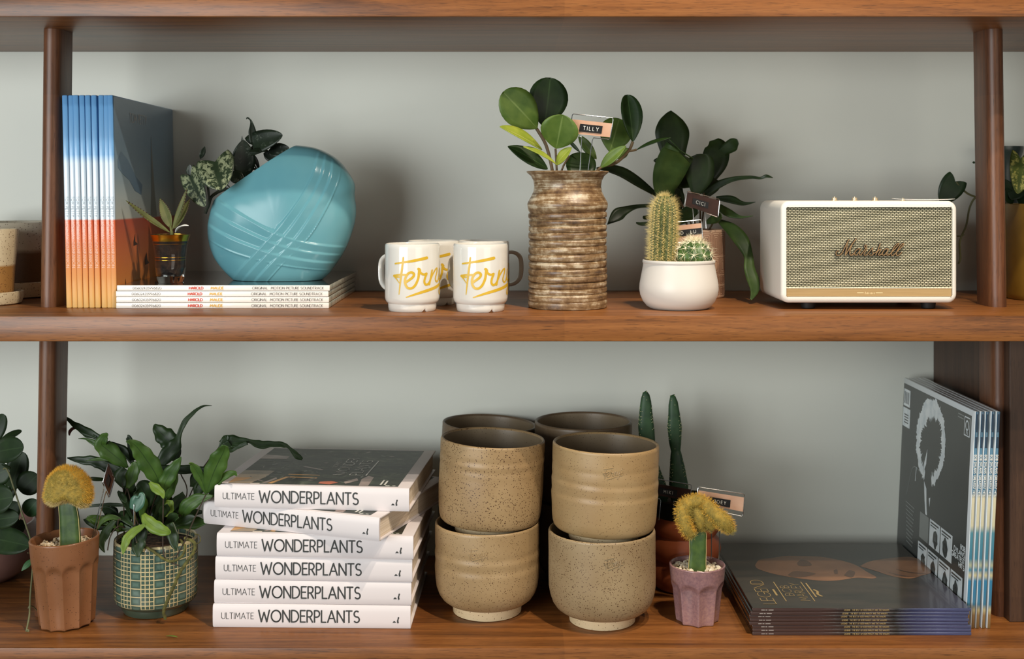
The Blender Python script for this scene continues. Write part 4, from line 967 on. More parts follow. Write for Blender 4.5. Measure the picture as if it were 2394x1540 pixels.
# ================================================================== lower shelf
# ------------------------------------------------------------------ round-leaved plant at the far left
hc = (-.872, .300, ZL)
t = thing('potted_hoya', 'dark round-leaved plant in a mauve bowl at the far left of the lower shelf', 'potted plant', hc)
mb = MB(); mb.lathe([(.045, 0), (.055, .002), (.078, .018), (.090, .042), (.0925, .062), (.089, .082), (.084, .092), (.081, .092), (.084, .08), (.085, .06), (1e-4, .058)], 72, hc); mb.build('bowl', varied('mauve_glaze', (104, 76, 70), (124, 92, 84), 16, .4), t)
soil_disc((hc[0], hc[1], hc[2] + .07), .083, 'soil', M_soil, t)
Z = Zm(0, 940, 2.75, .20)
M_r0 = leafm('deep_green_leaf', (22, 40, 18), (36, 56, 26), (44, 64, 34), .42); M_r1 = leafm('fresh_green_leaf', (40, 78, 44), (60, 100, 58), (80, 116, 72), .36)
mb = MB()
for b, tp, w, d0, d1, mi, n in [((-50, 260), (22, 75), 110, .24, .25, 0, (.2, -1, .2)), ((-10, 270), (140, 183), 80, .22, .23, 0, (-.2, -.6, 1)), ((-20, 320), (152, 290), 165, .18, .15, 0, (0, -1, .3)), ((70, 560), (150, 320), 150, .24, .24, 0, (.1, -1, .1)),
    ((130, 575), (245, 465), 165, .22, .23, 0, (.1, -1, .2)), ((165, 722), (242, 630), 120, .22, .22, 1, (.1, -1, .2)), ((-80, 640), (85, 610), 190, .19, .17, 0, (0, -1, .3)), ((-60, 760), (122, 735), 130, .2, .18, 0, (0, -1, .3)),
    ((-80, 870), (190, 925), 170, .20, .15, 0, (.05, -1, .5)), ((215, 1005), (138, 1085), 38, .12, .11, 1, (0, -1, .3)), ((-60, 480), (60, 430), 160, .2, .2, 0, (0, -1, .1)), ((-90, 130), (-10, 80), 100, .25, .25, 0, (0, -1, .2)), ((30, 640), (70, 500), 120, .24, .25, 0, (0, -1, .1)), ((20, 780), (110, 640), 130, .24, .24, 0, (.1, -1, .1)), ((60, 860), (150, 760), 110, .22, .22, 0, (.2, -1, .3)), ((-30, 560), (60, 520), 130, .24, .24, 0, (0, -1, .2)), ((60, 430), (10, 400), 60, .19, .17, 0, (0, -.5, 1))]:
    leaf(mb, Z.p(*b, d0), Z.p(*tp, d1), Z.w(w), 'round' if w > 60 else 'lance', n, .05, .10, mi)
mb.build('foliage', [M_r0, M_r1], t, solid=.001)
mb = MB(); M_hst = plain('grey_green_stem', (104, 104, 70), .6)
pts = [(-60, 520, .22), (20, 430, .20), (52, 445, .19), (92, 560, .18), (148, 735, .165), (200, 900, .14), (210, 1050, .115), (196, 1230, .09), (190, 1360, .075), (176, 1440, .067), (170, 1470, .064), (180, 1478, .062), (184, 1466, .062), (174, 1462, .062)]
mb.tube(cr([tuple(Z.p(x, y, d)) for x, y, d in pts], 6), Z.w(5.5), 8)
for a, b in (((192, 1305, .083), (245, 1345, .10)), ((205, 985, .125), (178, 968, .12)), ((150, 740, .165), (125, 755, .16)), ((95, 565, .18), (60, 575, .18)), ((205, 995, .12), (212, 1010, .12)), ((192, 1315, .083), (182, 1325, .08))): mb.tube([Z.p(*a), (Z.p(*a) + Z.p(*b)) / 2 + V(0, 0, .002), Z.p(*b)], Z.w(3.5), 6)
mb.build('stem', M_hst, t)

# ------------------------------------------------------------------ fluted cups with grafted crest cacti
def fluted(c, rb, rt, h, N, zt, dep, mat, parent, ph=0.0, tilt=None):
    def md(r, z, th, i):
        if i > NO: return r, z
        k = (th * N / (2 * pi) + ph) % 1 * 2 - 1
        arch = zt - .012 * (1 - sqrt(max(0, 1 - (abs(k) * .92) ** 2)))
        s = min(1, max(0, (arch - z) / .010)); s = s * s * (3 - 2 * s)
        fl = (1 - k * k)
        return r - dep * s * (.25 + .9 * fl), z
    zs = [h * q / 44 for q in range(45)]
    out = [(rb * .93, 0)] + [(rb + (rt - rb) * (z / h) ** .85, max(z, .0012)) for z in zs[:-1]] + [(rt, h - .0015), (rt - .0006, h - .0004)]
    NO = len(out) - 1
    inn = [(rt - .0016, h), (rt - .0030, h - .0006), (rt - .0036, h - .003), (rt - .005, h - .016), (1e-4, h - .017)]
    mb = MB(); mb.lathe(out + inn, N * 20, c, md, tilt=tilt); return mb.build('cup', mat, parent, smooth=55)
M_terra = clay('terracotta_glaze', (126, 82, 52), (138, 92, 60), (58, 36, 24), .34, 300, .16)
tc = Vector((-.6520, .094, ZL))
t = thing('potted_cactus', 'tan fluted cup with a mushroom-shaped yellow crest cactus, beside the left post', 'cactus planter', tuple(tc))
tl = Matrix.Rotation(-.035, 3, 'Y'); tl0 = tl
fluted(tc + V(0, 0, .0012), .0395, .0490, .1265, 12, .096, .0042, M_terra, t, .5, tl)
M_graft = varied('graft_stem_green', (40, 66, 26), (72, 96, 40), 60, .5); M_edge = plain('pale_stem_edge', (196, 176, 120), .7)
def rocks(c, R, h, mat, parent, n=170, r=.0032):
    mb = MB(); mb.lathe([(R, h - .003), (1e-4, h - .002)], 28, c); disc_rocks(mb, (c[0], c[1], c[2] + h - .002), R * .93, n, r, .003); return mb.build('pebbles', mat, parent, smooth=0, stuff=True)
rocks(tc, .0440, .1165, M_pebble, t)
def graft(Z, pts, y, w, parent, mat=M_graft):
    """three-ribbed rootstock: pts = (x, y, width)"""
    q = cr([tuple(Z.p(a, b, y)) + (Z.w(c, y) / 2,) for a, b, c in pts], 5); N = len(q); S = 36; mb = MB(); vs = []; fs = []
    for i, (x, yy, z, r) in enumerate(q):
        for k in range(S):
            th = 2 * pi * k / S; rr = r * (.72 + .43 * abs(cos(1.5 * (th + pi / 6))) ** 3)
            vs.append((x + rr * cos(th), yy + rr * sin(th), z))
    for i in range(N - 1):
        for k in range(S): p = (k + 1) % S; fs.append((i * S + k, i * S + p, (i + 1) * S + p, (i + 1) * S + k))
    fs.append(tuple(range(S))); fs.append(tuple((N - 1) * S + k for k in range(S))); mb.add(vs, fs)
    o = mb.build('rootstock', mat, parent)
    eb = MB()
    for sx in (-1, 1): eb.tube([V(x + sx * r * .995, yy - r * .575, z) for x, yy, z, r in q], .0005, 5)
    eb.build('rib_edge', M_edge, o); return o
def crest(samples, parent, base_mb, mat, mats, n, L, jit=.35, r=.00022):
    o = base_mb.build('crest', mat, parent)
    hb = MB()
    for i in range(n):
        p, nn, mi = samples(); hb.hair(p, nn + Vector((random.uniform(-1, 1), random.uniform(-1, 1), random.uniform(-1, 1))) * jit, L * random.uniform(.6, 1.2), r, mi)
    hb.build('bristles', mats, o, smooth=0, stuff=True); return o
M_cr = varied('crest_flesh', (124, 108, 44), (164, 136, 54), 160, .8); M_b0 = plain('olive_bristle', (176, 158, 78), .7); M_b1 = plain('yellow_bristle', (224, 176, 66), .7); M_b2 = plain('pale_bristle', (204, 180, 118), .7)
Z = Zm(0, 1060, 3.207, .092)
graft(Z, [(540, 700, 150), (538, 600, 146), (532, 480, 142), (522, 400, 135), (518, 355, 125)], .092, 0, t)
out = [(345, 290), (360, 225), (385, 160), (440, 112), (490, 97), (560, 112), (620, 155), (655, 205), (682, 270), (686, 335), (670, 385), (630, 400), (585, 378), (545, 352), (500, 352), (462, 372), (410, 385), (365, 365), (345, 325)]
cx0, cy0 = 515, 255; yc = .090
def outl(th):
    best = None
    d = (cos(th), sin(th))
    m = 1e9
    for i in range(len(out)):
        (x1, y1), (x2, y2) = out[i], out[(i + 1) % len(out)]
        x1 -= cx0; x2 -= cx0; y1 -= cy0; y2 -= cy0
        den = d[0] * (y2 - y1) - d[1] * (x2 - x1)
        if abs(den) < 1e-9: continue
        tt = (x1 * (y2 - y1) - y1 * (x2 - x1)) / den; u = (x1 * d[1] - y1 * d[0]) / den
        if tt > 0 and -.001 <= u <= 1.001: m = min(m, tt)
    return m
OT = [outl(2 * pi * k / 64) for k in range(64)]
def cpt(th, ph):
    f = (th / (2 * pi) * 64) % 64; k = int(f); R = OT[k] + (OT[(k + 1) % 64] - OT[k]) * (f - k)
    rho = sin(ph) ** .7
    p = Z.p(cx0 + R * cos(th) * rho, cy0 + R * sin(th) * rho, yc); p.y += -math.copysign(abs(cos(ph)) ** .8, cos(ph)) * .0215
    return p
mb = MB(); vs = [cpt(2 * pi * i / 64, pi * (j + .02) / 30.04) for j in range(31) for i in range(64)]
mb.add(vs, [(j * 64 + i, j * 64 + (i + 1) % 64, (j + 1) * 64 + (i + 1) % 64, (j + 1) * 64 + i) for j in range(30) for i in range(64)])
def smp():
    th = random.random() * 2 * pi; ph = math.acos(random.uniform(-.55, 1)); p = cpt(th, ph)
    c = Z.p(cx0, cy0 + 30, yc); nn = (p - c); nn.y *= 1.3; nn.normalize()
    low = sin(th) > .55 and ph > .6
    right = cos(th) > .25 and ph > .75
    return p, nn, (2 if low else (1 if (right or ph > 1.05) else 0))
crest(smp, t, mb, M_cr, [M_b0, M_b1, M_b2], 5200, .0048)
tag('wire plant marker turned edge-on, leaning in the tan fluted cup', .105, (253, 1083), (268, 1118), (255, 1163), (240, 1128), [(.28, (216, 1257)), (.55, (221, 1256))], '', (.3, .7, .3, .75), (.1, .95), dark_plate=True, yr=.075)

# pink fluted cup
kc = Vector((.2735, .106, ZL))
t = thing('potted_cactus', 'small mauve pink fluted cup with a wavy yellow crest cactus, beside the records', 'cactus planter', tuple(kc))
g = G('pink_speckled_glaze', (176, 124, 116), .22, coat=.4); co = g.co('Object')
g.set('Base Color', g.ramp(g.m('ADD', g.m('MULTIPLY', g.noise(co, 260, 4, .7), .6), g.m('MULTIPLY', g.noise(co, 20, 3), .4)), ((.34, (122, 92, 96)), (.5, (146, 110, 110)), (.66, (166, 128, 118)))))
fluted(kc, .0325, .0412, .0850, 8, .064, .0056, g.mat, t, .12)
rocks(kc, .0372, .0790, M_pebble_w, t, 170, .003)
Z = Zm(1500, 1100, 6.415, .100)
graft(Z, [(825, 1520, 265), (825, 1350, 255), (835, 1200, 245), (832, 1050, 250), (850, 930, 220), (862, 880, 130)], .100, 0, t)
mb = MB(); SMP = []
lobes = [([(770, 960, 60, .088), (690, 900, 85, .086), (640, 760, 100, .088), (620, 600, 105, .092), (680, 500, 100, .096), (830, 455, 95, .098), (920, 470, 90, .098), (1010, 560, 100, .092), (1120, 670, 110, .088), (1230, 760, 120, .088), (1310, 860, 85, .09), (1330, 900, 50, .092)], 1),
         ([(760, 560, 80, .100), (850, 640, 110, .098), (870, 760, 110, .098), (900, 840, 90, .100), (960, 880, 70, .10)], 0), ([(960, 620, 90, .099), (1020, 760, 110, .098), (1090, 840, 90, .098)], 0)]
for pts, kind in lobes:
    q = cr([tuple(Z.p(x, y, d)) + (Z.w(w),) for x, y, w, d in pts], 4)
    o = mb.tube([p[:3] for p in q], [p[3] for p in q], 18)
    SMP += [(p, n_, kind) for p, n_ in o]
def smp2():
    p, n_, k = random.choice(SMP)
    mi = (1 if (n_.z > .25 or n_.x < -.5) else 0) if k else (0 if random.random() < .75 else 3)
    return p + Vector((random.uniform(-1, 1), random.uniform(-1, 1), random.uniform(-1, 1))) * .0022, n_, mi
crest(smp2, t, mb, M_cr, [M_b0, M_b1, M_b2, plain('grey_bristle', (120, 112, 72), .7)], 6500, .0042, .4)
tag('wire plant marker with a copper plate reading JOEY, in the mauve pink cup', .125, (1632, 1138), (1741, 1154), (1737, 1207), (1628, 1184), [(.33, (1663, 1305)), (.50, (1681, 1311))], 'JOEY', (.27, .71, .38, .72), (.17, .80), tsize=.42)

# ------------------------------------------------------------------ green checked pot with a fern
fc = (-.5410, .158, ZL)
t = thing('potted_fern', 'green and cream grid-patterned pot with a bushy lobed fern, left of the books', 'potted plant', fc)
g = G('green_grid_glaze', (96, 116, 104), .22, coat=.4); uv = g.n('SeparateXYZ', {0: g.n('UVMap').outputs[0]}); u, v = uv.outputs[0], uv.outputs[1]
a = g.m('FRACT', g.m('ADD', g.m('MULTIPLY', u, 11), .08)); isw = g.m('LESS_THAN', a, .47)
lx = g.m('DIVIDE', a, .47); nx = g.m('FRACT', g.m('DIVIDE', g.m('SUBTRACT', a, .47), .17667))
def dst(tq, size): return g.m('MULTIPLY', g.m('SUBTRACT', .5, g.m('ABSOLUTE', g.m('SUBTRACT', tq, .5))), size)
Pd = 2 * pi * .0615 / 11
wy = dst(g.m('FRACT', g.m('DIVIDE', v, .0124)), .0124); ny = dst(g.m('FRACT', g.m('DIVIDE', v, .0062)), .0062)
dw = g.m('MINIMUM', dst(lx, Pd * .47), wy); dn = g.m('MINIMUM', dst(nx, Pd * .17667), ny)
d = g.m('ADD', g.m('MULTIPLY', isw, dw), g.m('MULTIPLY', g.m('SUBTRACT', 1, isw), dn))
d = g.m('ADD', d, g.m('MULTIPLY', g.m('SUBTRACT', g.noise(g.co('Object'), 90, 2), .5), .0005))
cell = g.ramp(g.m('MULTIPLY', d, 400), ((.22, (0, 0, 0)), (.38, (255, 255, 255)))); body = g.m('GREATER_THAN', v, .0185); cell = g.m('MULTIPLY', cell, g.m('LESS_THAN', v, .1065))
grn = g.ramp(g.m('MULTIPLY', d, 160), ((.1, (48, 70, 60)), (.75, (88, 112, 100))))
base = g.mix(cell, (192, 178, 136), grn); base = g.mix(body, (60, 72, 58), base); g.set('Base Color', base); g.bump(g.m('MULTIPLY', cell, body), -.7, .0014)
pr = [(.044, 0), (.0475, .001), (.0500, .006), (.0510, .0115), (.0530, .0125), (.0570, .0145), (.0605, .0190), (.0618, .026), (.0620, .060), (.0617, .1000), (.0613, .1075), (.0605, .1095), (.0590, .1098), (.0575, .1085), (.0572, .100), (.057, .09), (1e-4, .088)]
mb = MB(); mb.lathe(pr, 96, fc); mb.build('pot', g.mat, t)
soil_disc((fc[0], fc[1], fc[2] + .098), .057, 'soil', M_soil, t)
Z = Zm(140, 930, 4.128, .16)
M_q0 = leafm('dark_fern_leaf', (26, 44, 20), (40, 60, 28), (22, 34, 18), .36); M_q1 = leafm('green_fern_leaf', (46, 74, 26), (70, 98, 38), (44, 66, 26), .36); M_q2 = leafm('lime_fern_leaf', (84, 110, 38), (108, 130, 48), (80, 100, 36), .36); M_teal_leaf = plain('blue_green_leaf', (58, 96, 78), .4); M_dead = plain('dead_leaf', (78, 40, 34), .8)
mb = MB()
straps(mb, Z, [
 (0, .17, .20, [(600, 640, 25), (480, 460, 40), (380, 385, 50), (250, 320, 70), (140, 255, 45), (65, 195, 25), (5, 160, 4)]), (4, .19, .19, [(165, 292, 10), (120, 298, 30), (95, 330, 28), (92, 362, 10)]), (0, .18, .19, [(350, 380, 30), (260, 350, 50), (165, 292, 12)]),
 (1, .15, .13, [(655, 670, 20), (570, 590, 110), (460, 500, 150), (400, 440, 110), (440, 370, 70), (465, 350, 20)]), (1, .17, .18, [(420, 480, 40), (330, 432, 46), (250, 395, 20), (178, 392, 4)]),
 (0, .18, .19, [(705, 640, 30), (665, 560, 65), (600, 490, 62), (490, 435, 30)]),
 (1, .12, .09, [(965, 850, 40), (925, 735, 140), (845, 610, 165), (770, 505, 130), (700, 435, 70), (638, 420, 8)]), (0, .17, .17, [(710, 600, 60), (692, 490, 58), (665, 385, 45), (650, 372, 20)]),
 (0, .20, .22, [(1105, 610, 70), (1115, 500, 100), (1055, 410, 160), (985, 345, 135), (925, 280, 60), (905, 265, 15)]),
 (0, .17, .21, [(935, 690, 60), (1010, 580, 115), (1105, 465, 120), (1148, 365, 44), (1200, 240, 46), (1290, 140, 36), (1380, 80, 20), (1468, 74, 4)]),
 (1, .11, .10, [(1000, 900, 40), (1018, 820, 110), (1075, 720, 115), (1140, 620, 62), (1170, 568, 6)]), (1, .13, .12, [(1010, 1010, 30), (1060, 880, 95), (1100, 750, 80), (1120, 660, 30)]),
 (0, .15, .16, [(950, 680, 60), (1100, 690, 78), (1250, 690, 72), (1430, 695, 50)]),
 (1, .10, .08, [(1412, 935, 12), (1370, 800, 72), (1312, 695, 82), (1265, 635, 34), (1245, 638, 4)]), (1, .10, .07, [(1418, 920, 20), (1465, 770, 140), (1525, 630, 170), (1580, 520, 120), (1592, 455, 55)]), (1, .10, .08, [(1415, 910, 18), (1500, 815, 75), (1600, 750, 62), (1680, 725, 44), (1708, 752, 10)]),
 (0, .17, .20, [(1535, 475, 14), (1610, 430, 120), (1700, 420, 95), (1820, 415, 40), (1930, 450, 70), (2050, 445, 50), (2150, 452, 46), (2215, 480, 26), (2285, 555, 50), (2340, 590, 24)]), (0, .17, .175, [(1600, 420, 50), (1640, 490, 60), (1720, 470, 40), (1810, 430, 40)]), (0, .175, .175, [(1560, 440, 50), (1610, 380, 55), (1612, 370, 10)]),
 (0, .16, .17, [(640, 725, 30), (555, 700, 90), (430, 650, 95), (330, 610, 85), (200, 598, 62), (70, 578, 10)]), (1, .15, .16, [(500, 605, 12), (380, 590, 32), (252, 605, 4)]), (0, .15, .15, [(620, 860, 40), (600, 760, 140), (645, 690, 90)]), (0, .15, .155, [(460, 790, 20), (330, 780, 40), (240, 775, 8)]),
 (1, .12, .12, [(655, 870, 30), (695, 765, 105), (720, 665, 95), (702, 620, 30)]), (2, .10, .085, [(865, 815, 26), (925, 870, 76), (985, 920, 54), (1000, 972, 10)]),
 (0, .14, .13, [(845, 1060, 30), (830, 960, 190), (790, 860, 160), (745, 830, 40)]), (2, .10, .075, [(805, 1120, 40), (850, 1190, 96), (950, 1260, 108), (1040, 1292, 66), (1072, 1296, 20)]), (2, .09, .07, [(825, 1225, 26), (745, 1270, 62), (662, 1340, 74), (622, 1430, 62), (608, 1512, 6)]),
 (0, .10, .085, [(800, 1250, 80), (772, 1360, 115), (755, 1450, 105), (755, 1535, 26)]), (0, .10, .085, [(1055, 1210, 70), (1090, 1320, 95), (1110, 1420, 62), (1130, 1475, 10)]), (1, .13, .12, [(1170, 1135, 60), (1230, 1045, 120), (1340, 975, 95), (1480, 945, 16)]), (0, .15, .16, [(1085, 1085, 40), (1130, 1000, 85), (1210, 945, 80)]),
 (1, .14, .13, [(590, 1175, 30), (490, 1150, 48), (400, 1195, 42), (365, 1270, 10)]), (0, .13, .11, [(530, 1180, 40), (450, 1290, 75), (400, 1400, 65), (432, 1490, 8)]), (0, .15, .16, [(640, 1040, 20), (540, 1030, 36), (420, 1030, 30), (250, 1050, 20), (190, 1072, 4)]), (0, .15, .15, [(1372, 1100, 30), (1280, 1112, 64), (1205, 1185, 26)]), (2, .12, .12, [(1030, 1150, 40), (1050, 1060, 95), (1062, 985, 50)]),
 (0, .14, .13, [(560, 900, 20), (610, 960, 60), (640, 1010, 20)]), (0, .16, .16, [(1290, 860, 60), (1310, 760, 80), (1350, 690, 50)]), (0, .16, .16, [(1310, 940, 40), (1350, 860, 110), (1390, 800, 60)]), (0, .17, .17, [(900, 1100, 90), (920, 960, 120), (900, 860, 60)]), (0, .16, .15, [(700, 1020, 60), (660, 900, 90), (720, 830, 60)]), (0, .17, .16, [(1480, 960, 50), (1490, 880, 90), (1550, 760, 60)])], wav=.14, n=(.1, -1, .3), fold=.2)
random.seed(5)
for k in range(46):
    a = random.uniform(-1.45, 1.45); L_ = random.uniform(170, 430); x0, y0 = 830 + 260 * sin(a) * .7 + random.uniform(-90, 90), 1270; x1, y1 = x0 + L_ * sin(a), y0 - L_ * cos(a) * 1.05
    d0 = .158 + random.uniform(-.03, .03); d1 = d0 + random.uniform(-.03, .03); w_ = random.uniform(55, 110)
    straps(mb, Z, [(0 if random.random() < .8 else 1, d0, d1, [(x0, y0, 10), (x0 * .6 + x1 * .4 + random.uniform(-20, 20), y0 * .55 + y1 * .45, w_ * .5), (x0 * .25 + x1 * .75, y0 * .2 + y1 * .8, w_), (x1, y1 + random.uniform(-10, 30), 8)])], wav=.12, n=(random.uniform(-.5, .5), -1, .3), fold=.2)
straps(mb, Z, [(3, .09, .09, [(710, 1080, 70), (750, 1010, 130), (780, 950, 90), (760, 935, 30)])])
mb.build('foliage', [M_q0, M_q1, M_q2, M_teal_leaf, M_dead], t, solid=.0006)
mb = MB(); M_fst = plain('dark_fern_stem', (52, 40, 26), .6)
for pts, d0, d1 in ([(1115, 1540), (1200, 1390), (1300, 1160), (1412, 925)], .085, .10), ([(1150, 1620), (1010, 1530), (995, 1250), (1000, 900)], .085, .11), ([(1060, 1300), (1225, 930), (1170, 740), (1160, 700)], .16, .16), ([(1100, 1300), (1290, 860), (1385, 670), (1535, 475)], .17, .17), ([(760, 1320), (640, 1000), (600, 820)], .15, .15), ([(740, 1300), (700, 1100), (640, 1040)], .15, .15), ([(820, 1320), (740, 1180), (650, 870)], .14, .13), ([(880, 1320), (860, 1180), (845, 1050)], .15, .14), ([(720, 1320), (640, 760), (600, 640)], .17, .17), ([(820, 1320), (900, 1020), (965, 850)], .15, .12), ([(950, 1320), (1000, 1100), (1005, 1000)], .15, .13), ([(1000, 1320), (1080, 1180), (1170, 1130)], .15, .13), ([(700, 1320), (720, 800), (700, 620)], .18, .17), ([(620, 1320), (620, 1000), (655, 850)], .15, .13), ([(560, 1500), (560, 1200), (590, 1175)], .13, .13), ([(460, 1470), (490, 1330), (560, 1240), (640, 1260)], .11, .14):
    mb.tube(cr([tuple(Z.p(x, y, d0 + (d1 - d0) * i / (len(pts) - 1))) for i, (x, y) in enumerate(pts)], 6), Z.w(6), 6)
mb.build('stem', M_fst, t)
Z4 = Zm(230, 1000, 2.851, .094); mb = MB(); M_root = varied('hairy_root', (66, 66, 30), (104, 100, 48), 160, .9)
for pts, r in (([(300, 780, .10), (370, 825, .092), (440, 875, .089), (500, 888, .088), (560, 850, .088), (575, 790, .09), (545, 745, .10)], 9), ([(575, 735, .10), (635, 760, .094), (640, 810, .092), (600, 880, .087), (545, 960, .084), (500, 1060, .083), (455, 1160, .084), (436, 1220, .087), (445, 1270, .092)], 11), ([(640, 705, .12), (675, 720, .115), (676, 760, .11), (652, 775, .11)], 3)):
    mb.tube([(x + random.uniform(-1, 1) * .0005, y, z + random.uniform(-1, 1) * .0005) for x, y, z in cr([tuple(Z4.p(*p)) for p in pts], 7)], Z4.w(r), 8)
mb.build('root', M_root, t)
tag('slim copper plant marker seen edge-on among the fern leaves', .088, (313.5, 1178), (315.5, 1180), (315.5, 1228), (312.5, 1228), [(.5, (318, 1268)), (.9, (320, 1268))], '', (.2, .8, .3, .7), (.1, .95), yr=.118)
t = thing('fallen_leaf', 'tiny fallen green leaf lying on the lower shelf in front of the grid-patterned pot', 'leaf', tuple(P(400, 1487, .04).xy) + (ZL,))
mb = MB(); A_, B_ = P(388, 1487, .042), P(416, 1489, .038); A_.z = B_.z = ZL + .0012; leaf(mb, A_, B_, .0035, 'lance', (0, 0, 1), .05, .2); mb.build('blade', M_q2, t, solid=.0004)

# ------------------------------------------------------------------ six white plant books
BW_, BD, BT = .288, .255, .0342
M_bk = plain('white_cover_board', (222, 214, 213), .45); g = G('page_edges', (222, 204, 180), .8); g.set('Base Color', g.ramp(g.noise(g.co('Object', (1, 1, 260)), 6, 3), ((.3, (200, 178, 150)), (.6, (236, 222, 202))))); M_pg = g.mat
g = G('dark_foliage_print', (38, 40, 34), .42, coat=.0); co = g.co('Object', (1, 1.6, 1)); f = g.noise(co, 26, 6, .7, 1.2)
g.set('Base Color', g.ramp(f, ((.32, (22, 26, 22)), (.50, (44, 50, 40)), (.58, (62, 72, 52)), (.66, (96, 100, 84)), (.72, (40, 44, 36))))); M_fol = g.mat
M_p1 = varied('tan_table_print', (150, 132, 104), (176, 156, 126), 30, .34); M_p2 = plain('amber_print', (206, 152, 74), .34); M_p3 = plain('orange_print', (196, 98, 54), .34); M_p4 = varied('mauve_print', (140, 122, 116), (170, 152, 142), 40, .34); M_p5 = plain('cream_print', (230, 218, 196), .34)
def onp(px, py, z):
    d = (EYE - z) * F / (py - HY); return Vector(((px - CX) * d / F, d + CAMY, z))
bks = [(497.5, 1466.5, -1.4), (500.6, 1410, -2.0), (503.6, 1354.5, -2.6), (506.7, 1300, -3.4), (476, 1224, -18.8), (501.5, 1186, -5.0)]
blab = ['bottom book of the white plant-book pile, flat on the lower shelf', 'second white plant book from the bottom of the pile', 'third white plant book from the bottom of the pile', 'white plant book directly under the skewed one in the pile', 'white plant book turned askew, second from the top of the pile', 'topmost white plant book, dark leafy cover with its title showing']
root = None
for i, (px, py, yaw) in enumerate(bks):
    z0 = ZL + BT * i; p = onp(px, py, z0); loc = (p.x, p.y, z0); rot = (0, 0, math.radians(yaw))
    if root is None:
        root = thing('book', blab[i], 'book', loc, rot, 'white plant books in a pile')
        mb = MB(); b = .0024; T = BT - .0003
        # case: two boards and a slightly rounded spine
        mb.rbox((BW_ / 2, BD / 2 + .001, b / 2), (BW_, BD - .002, b), .0008, 2); mb.rbox((BW_ / 2, BD / 2 + .001, T - b / 2), (BW_, BD - .002, b), .0008, 2)
        ring = [(.0045, b * .4), (.0014, .0012), (.0003, .004), (-.0003, T * .3), (-.0005, T / 2), (-.0003, T * .7), (.0003, T - .004), (.0014, T - .0012), (.0045, T - b * .4), (.0045, T - .004), (.003, T / 2), (.0045, .004)]
        n = len(ring); mb.add([(0, y, z) for y, z in ring] + [(BW_, y, z) for y, z in ring], [(k, (k + 1) % n, n + (k + 1) % n, n + k) for k in range(n)] + [tuple(range(n - 1, -1, -1)), tuple(range(n, 2 * n))])
        case = mb.build('case', M_bk, root, w=False, smooth=35)
        mb = MB(); mb.rbox((BW_ / 2, BD / 2 - .0005, T / 2), (BW_ - .008, BD - .009, T - 2 * b + .0002), .0006, 1); mb.build('page_block', M_pg, root, w=False, smooth=0)
        ps = [(.017, .009), (BW_ - .018, .009), (BW_ - .018, BD - .006), (.017, BD - .006)]
        zt = T + .00015; mb = MB(); mb.poly([(x, y, zt) for x, y in ps]); prn = mb.build('cover_print', M_fol, root, w=False, smooth=0, label='dark foliage photo on the cover')
        mb = MB(); zt += .00012; q = lambda pts, mi, zz=zt: mb.poly([(x, y, zz) for x, y in pts], mi)
        q([(.017, .09), (.017, .011), (.050, .011), (.062, .05), (.064, .09)], 0); q([(.017, .012), (.017, .045), (.044, .045), (.034, .028)], 1, zt + .00008)
        q([(.075, .013), (.082, .012), (.098, .055), (.091, .055)], 1); q([(.098, .050), (.140, .048), (.140, .053), (.098, .056)], 1); q([(.091, .068), (.14, .066), (.14, .069), (.091, .072)], 1)
        q([(.150, .018), (.168, .014), (.178, .026), (.166, .034), (.150, .028)], 2); q([(.212, .010), (.226, .010), (.224, .062), (.214, .07), (.208, .05)], 3); q([(.066, .012), (.072, .03), (.078, .05), (.082, .04), (.074, .016)], 3)
        q([(.05, .0095), (.064, .0095), (.064, .013), (.05, .013)], 4)
        q([(.017, .17), (.06, .17), (.06, .19), (.017, .20)], 3); q([(.1, .12), (.135, .10), (.137, .104), (.102, .125)], 3); q([(.19, .02), (.205, .04), (.2, .055), (.185, .03)], 3)
        for k in range(60):
            x, y = random.uniform(.02, .26), random.uniform(.02, .24); a = random.uniform(0, 3.14); l, w = random.uniform(.006, .02), random.uniform(.0008, .003)
            dx, dy = cos(a) * l, sin(a) * l; 
            if not (.02 < x + dx < .265 and .012 < y + dy < .244): continue
            mb.poly([(x, y, zt + .00003 * (k % 3)), (x + dx * .5 - dy * w / l, y + dy * .5 + dx * w / l, zt + .00003 * (k % 3)), (x + dx, y + dy, zt + .00003 * (k % 3)), (x + dx * .5 + dy * w / l, y + dy * .5 - dx * w / l, zt + .00003 * (k % 3))], [5, 5, 6, 6, 3][k % 5])
        mb.build('print_detail', [M_p1, M_p2, M_p3, M_p4, M_p5, plain('mid_green_print', (62, 74, 50), .34), plain('grey_green_print', (88, 94, 80), .34)], prn, w=False, smooth=0)
        mb = MB(); tp = lambda u0, x0: (lambda a, b: V(x0 - b, u0 + a, T + .00042))
        text(mb, 'WONDER', 0, 0, .0165, tp(.072, .176), .09, .2, width=.110); text(mb, 'PLANTS', 0, 0, .0165, tp(.072, .201), .09, .2, width=.098); text(mb, 'ULTIMATE', 0, 0, .007, tp(.120, .153), .08, .2, width=.038)
        text(mb, 'YOUR URBAN JUNGLE INTERIOR', 0, 0, .0035, tp(.066, .234), .12, .25, width=.10, discs=False) if False else stroke(mb, [(.070, 0), (.168, 0)], .0022, tp(0, .210), 0, False)
        for k in range(2): stroke(mb, [(.016, 0), (.046 - .004 * k, 0)], .0028, tp(0, .243 + .006 * k), 0, False)
        stroke(mb, [(.0145, 0), (.0145, .004)], .003, lambda a, b: V(.252 + b, a - .002, T + .00042)); stroke(mb, [(.0145, 0), (.0145, .003)], .002, lambda a, b: V(.262 + b, a - .002, T + .00042))
        mb.build('title', M_pale_ink, prn, w=False, smooth=0)
        mb = MB(); g = lambda a, b: V(a, -.00075 + .0003 * abs(b / BT - .5), b)
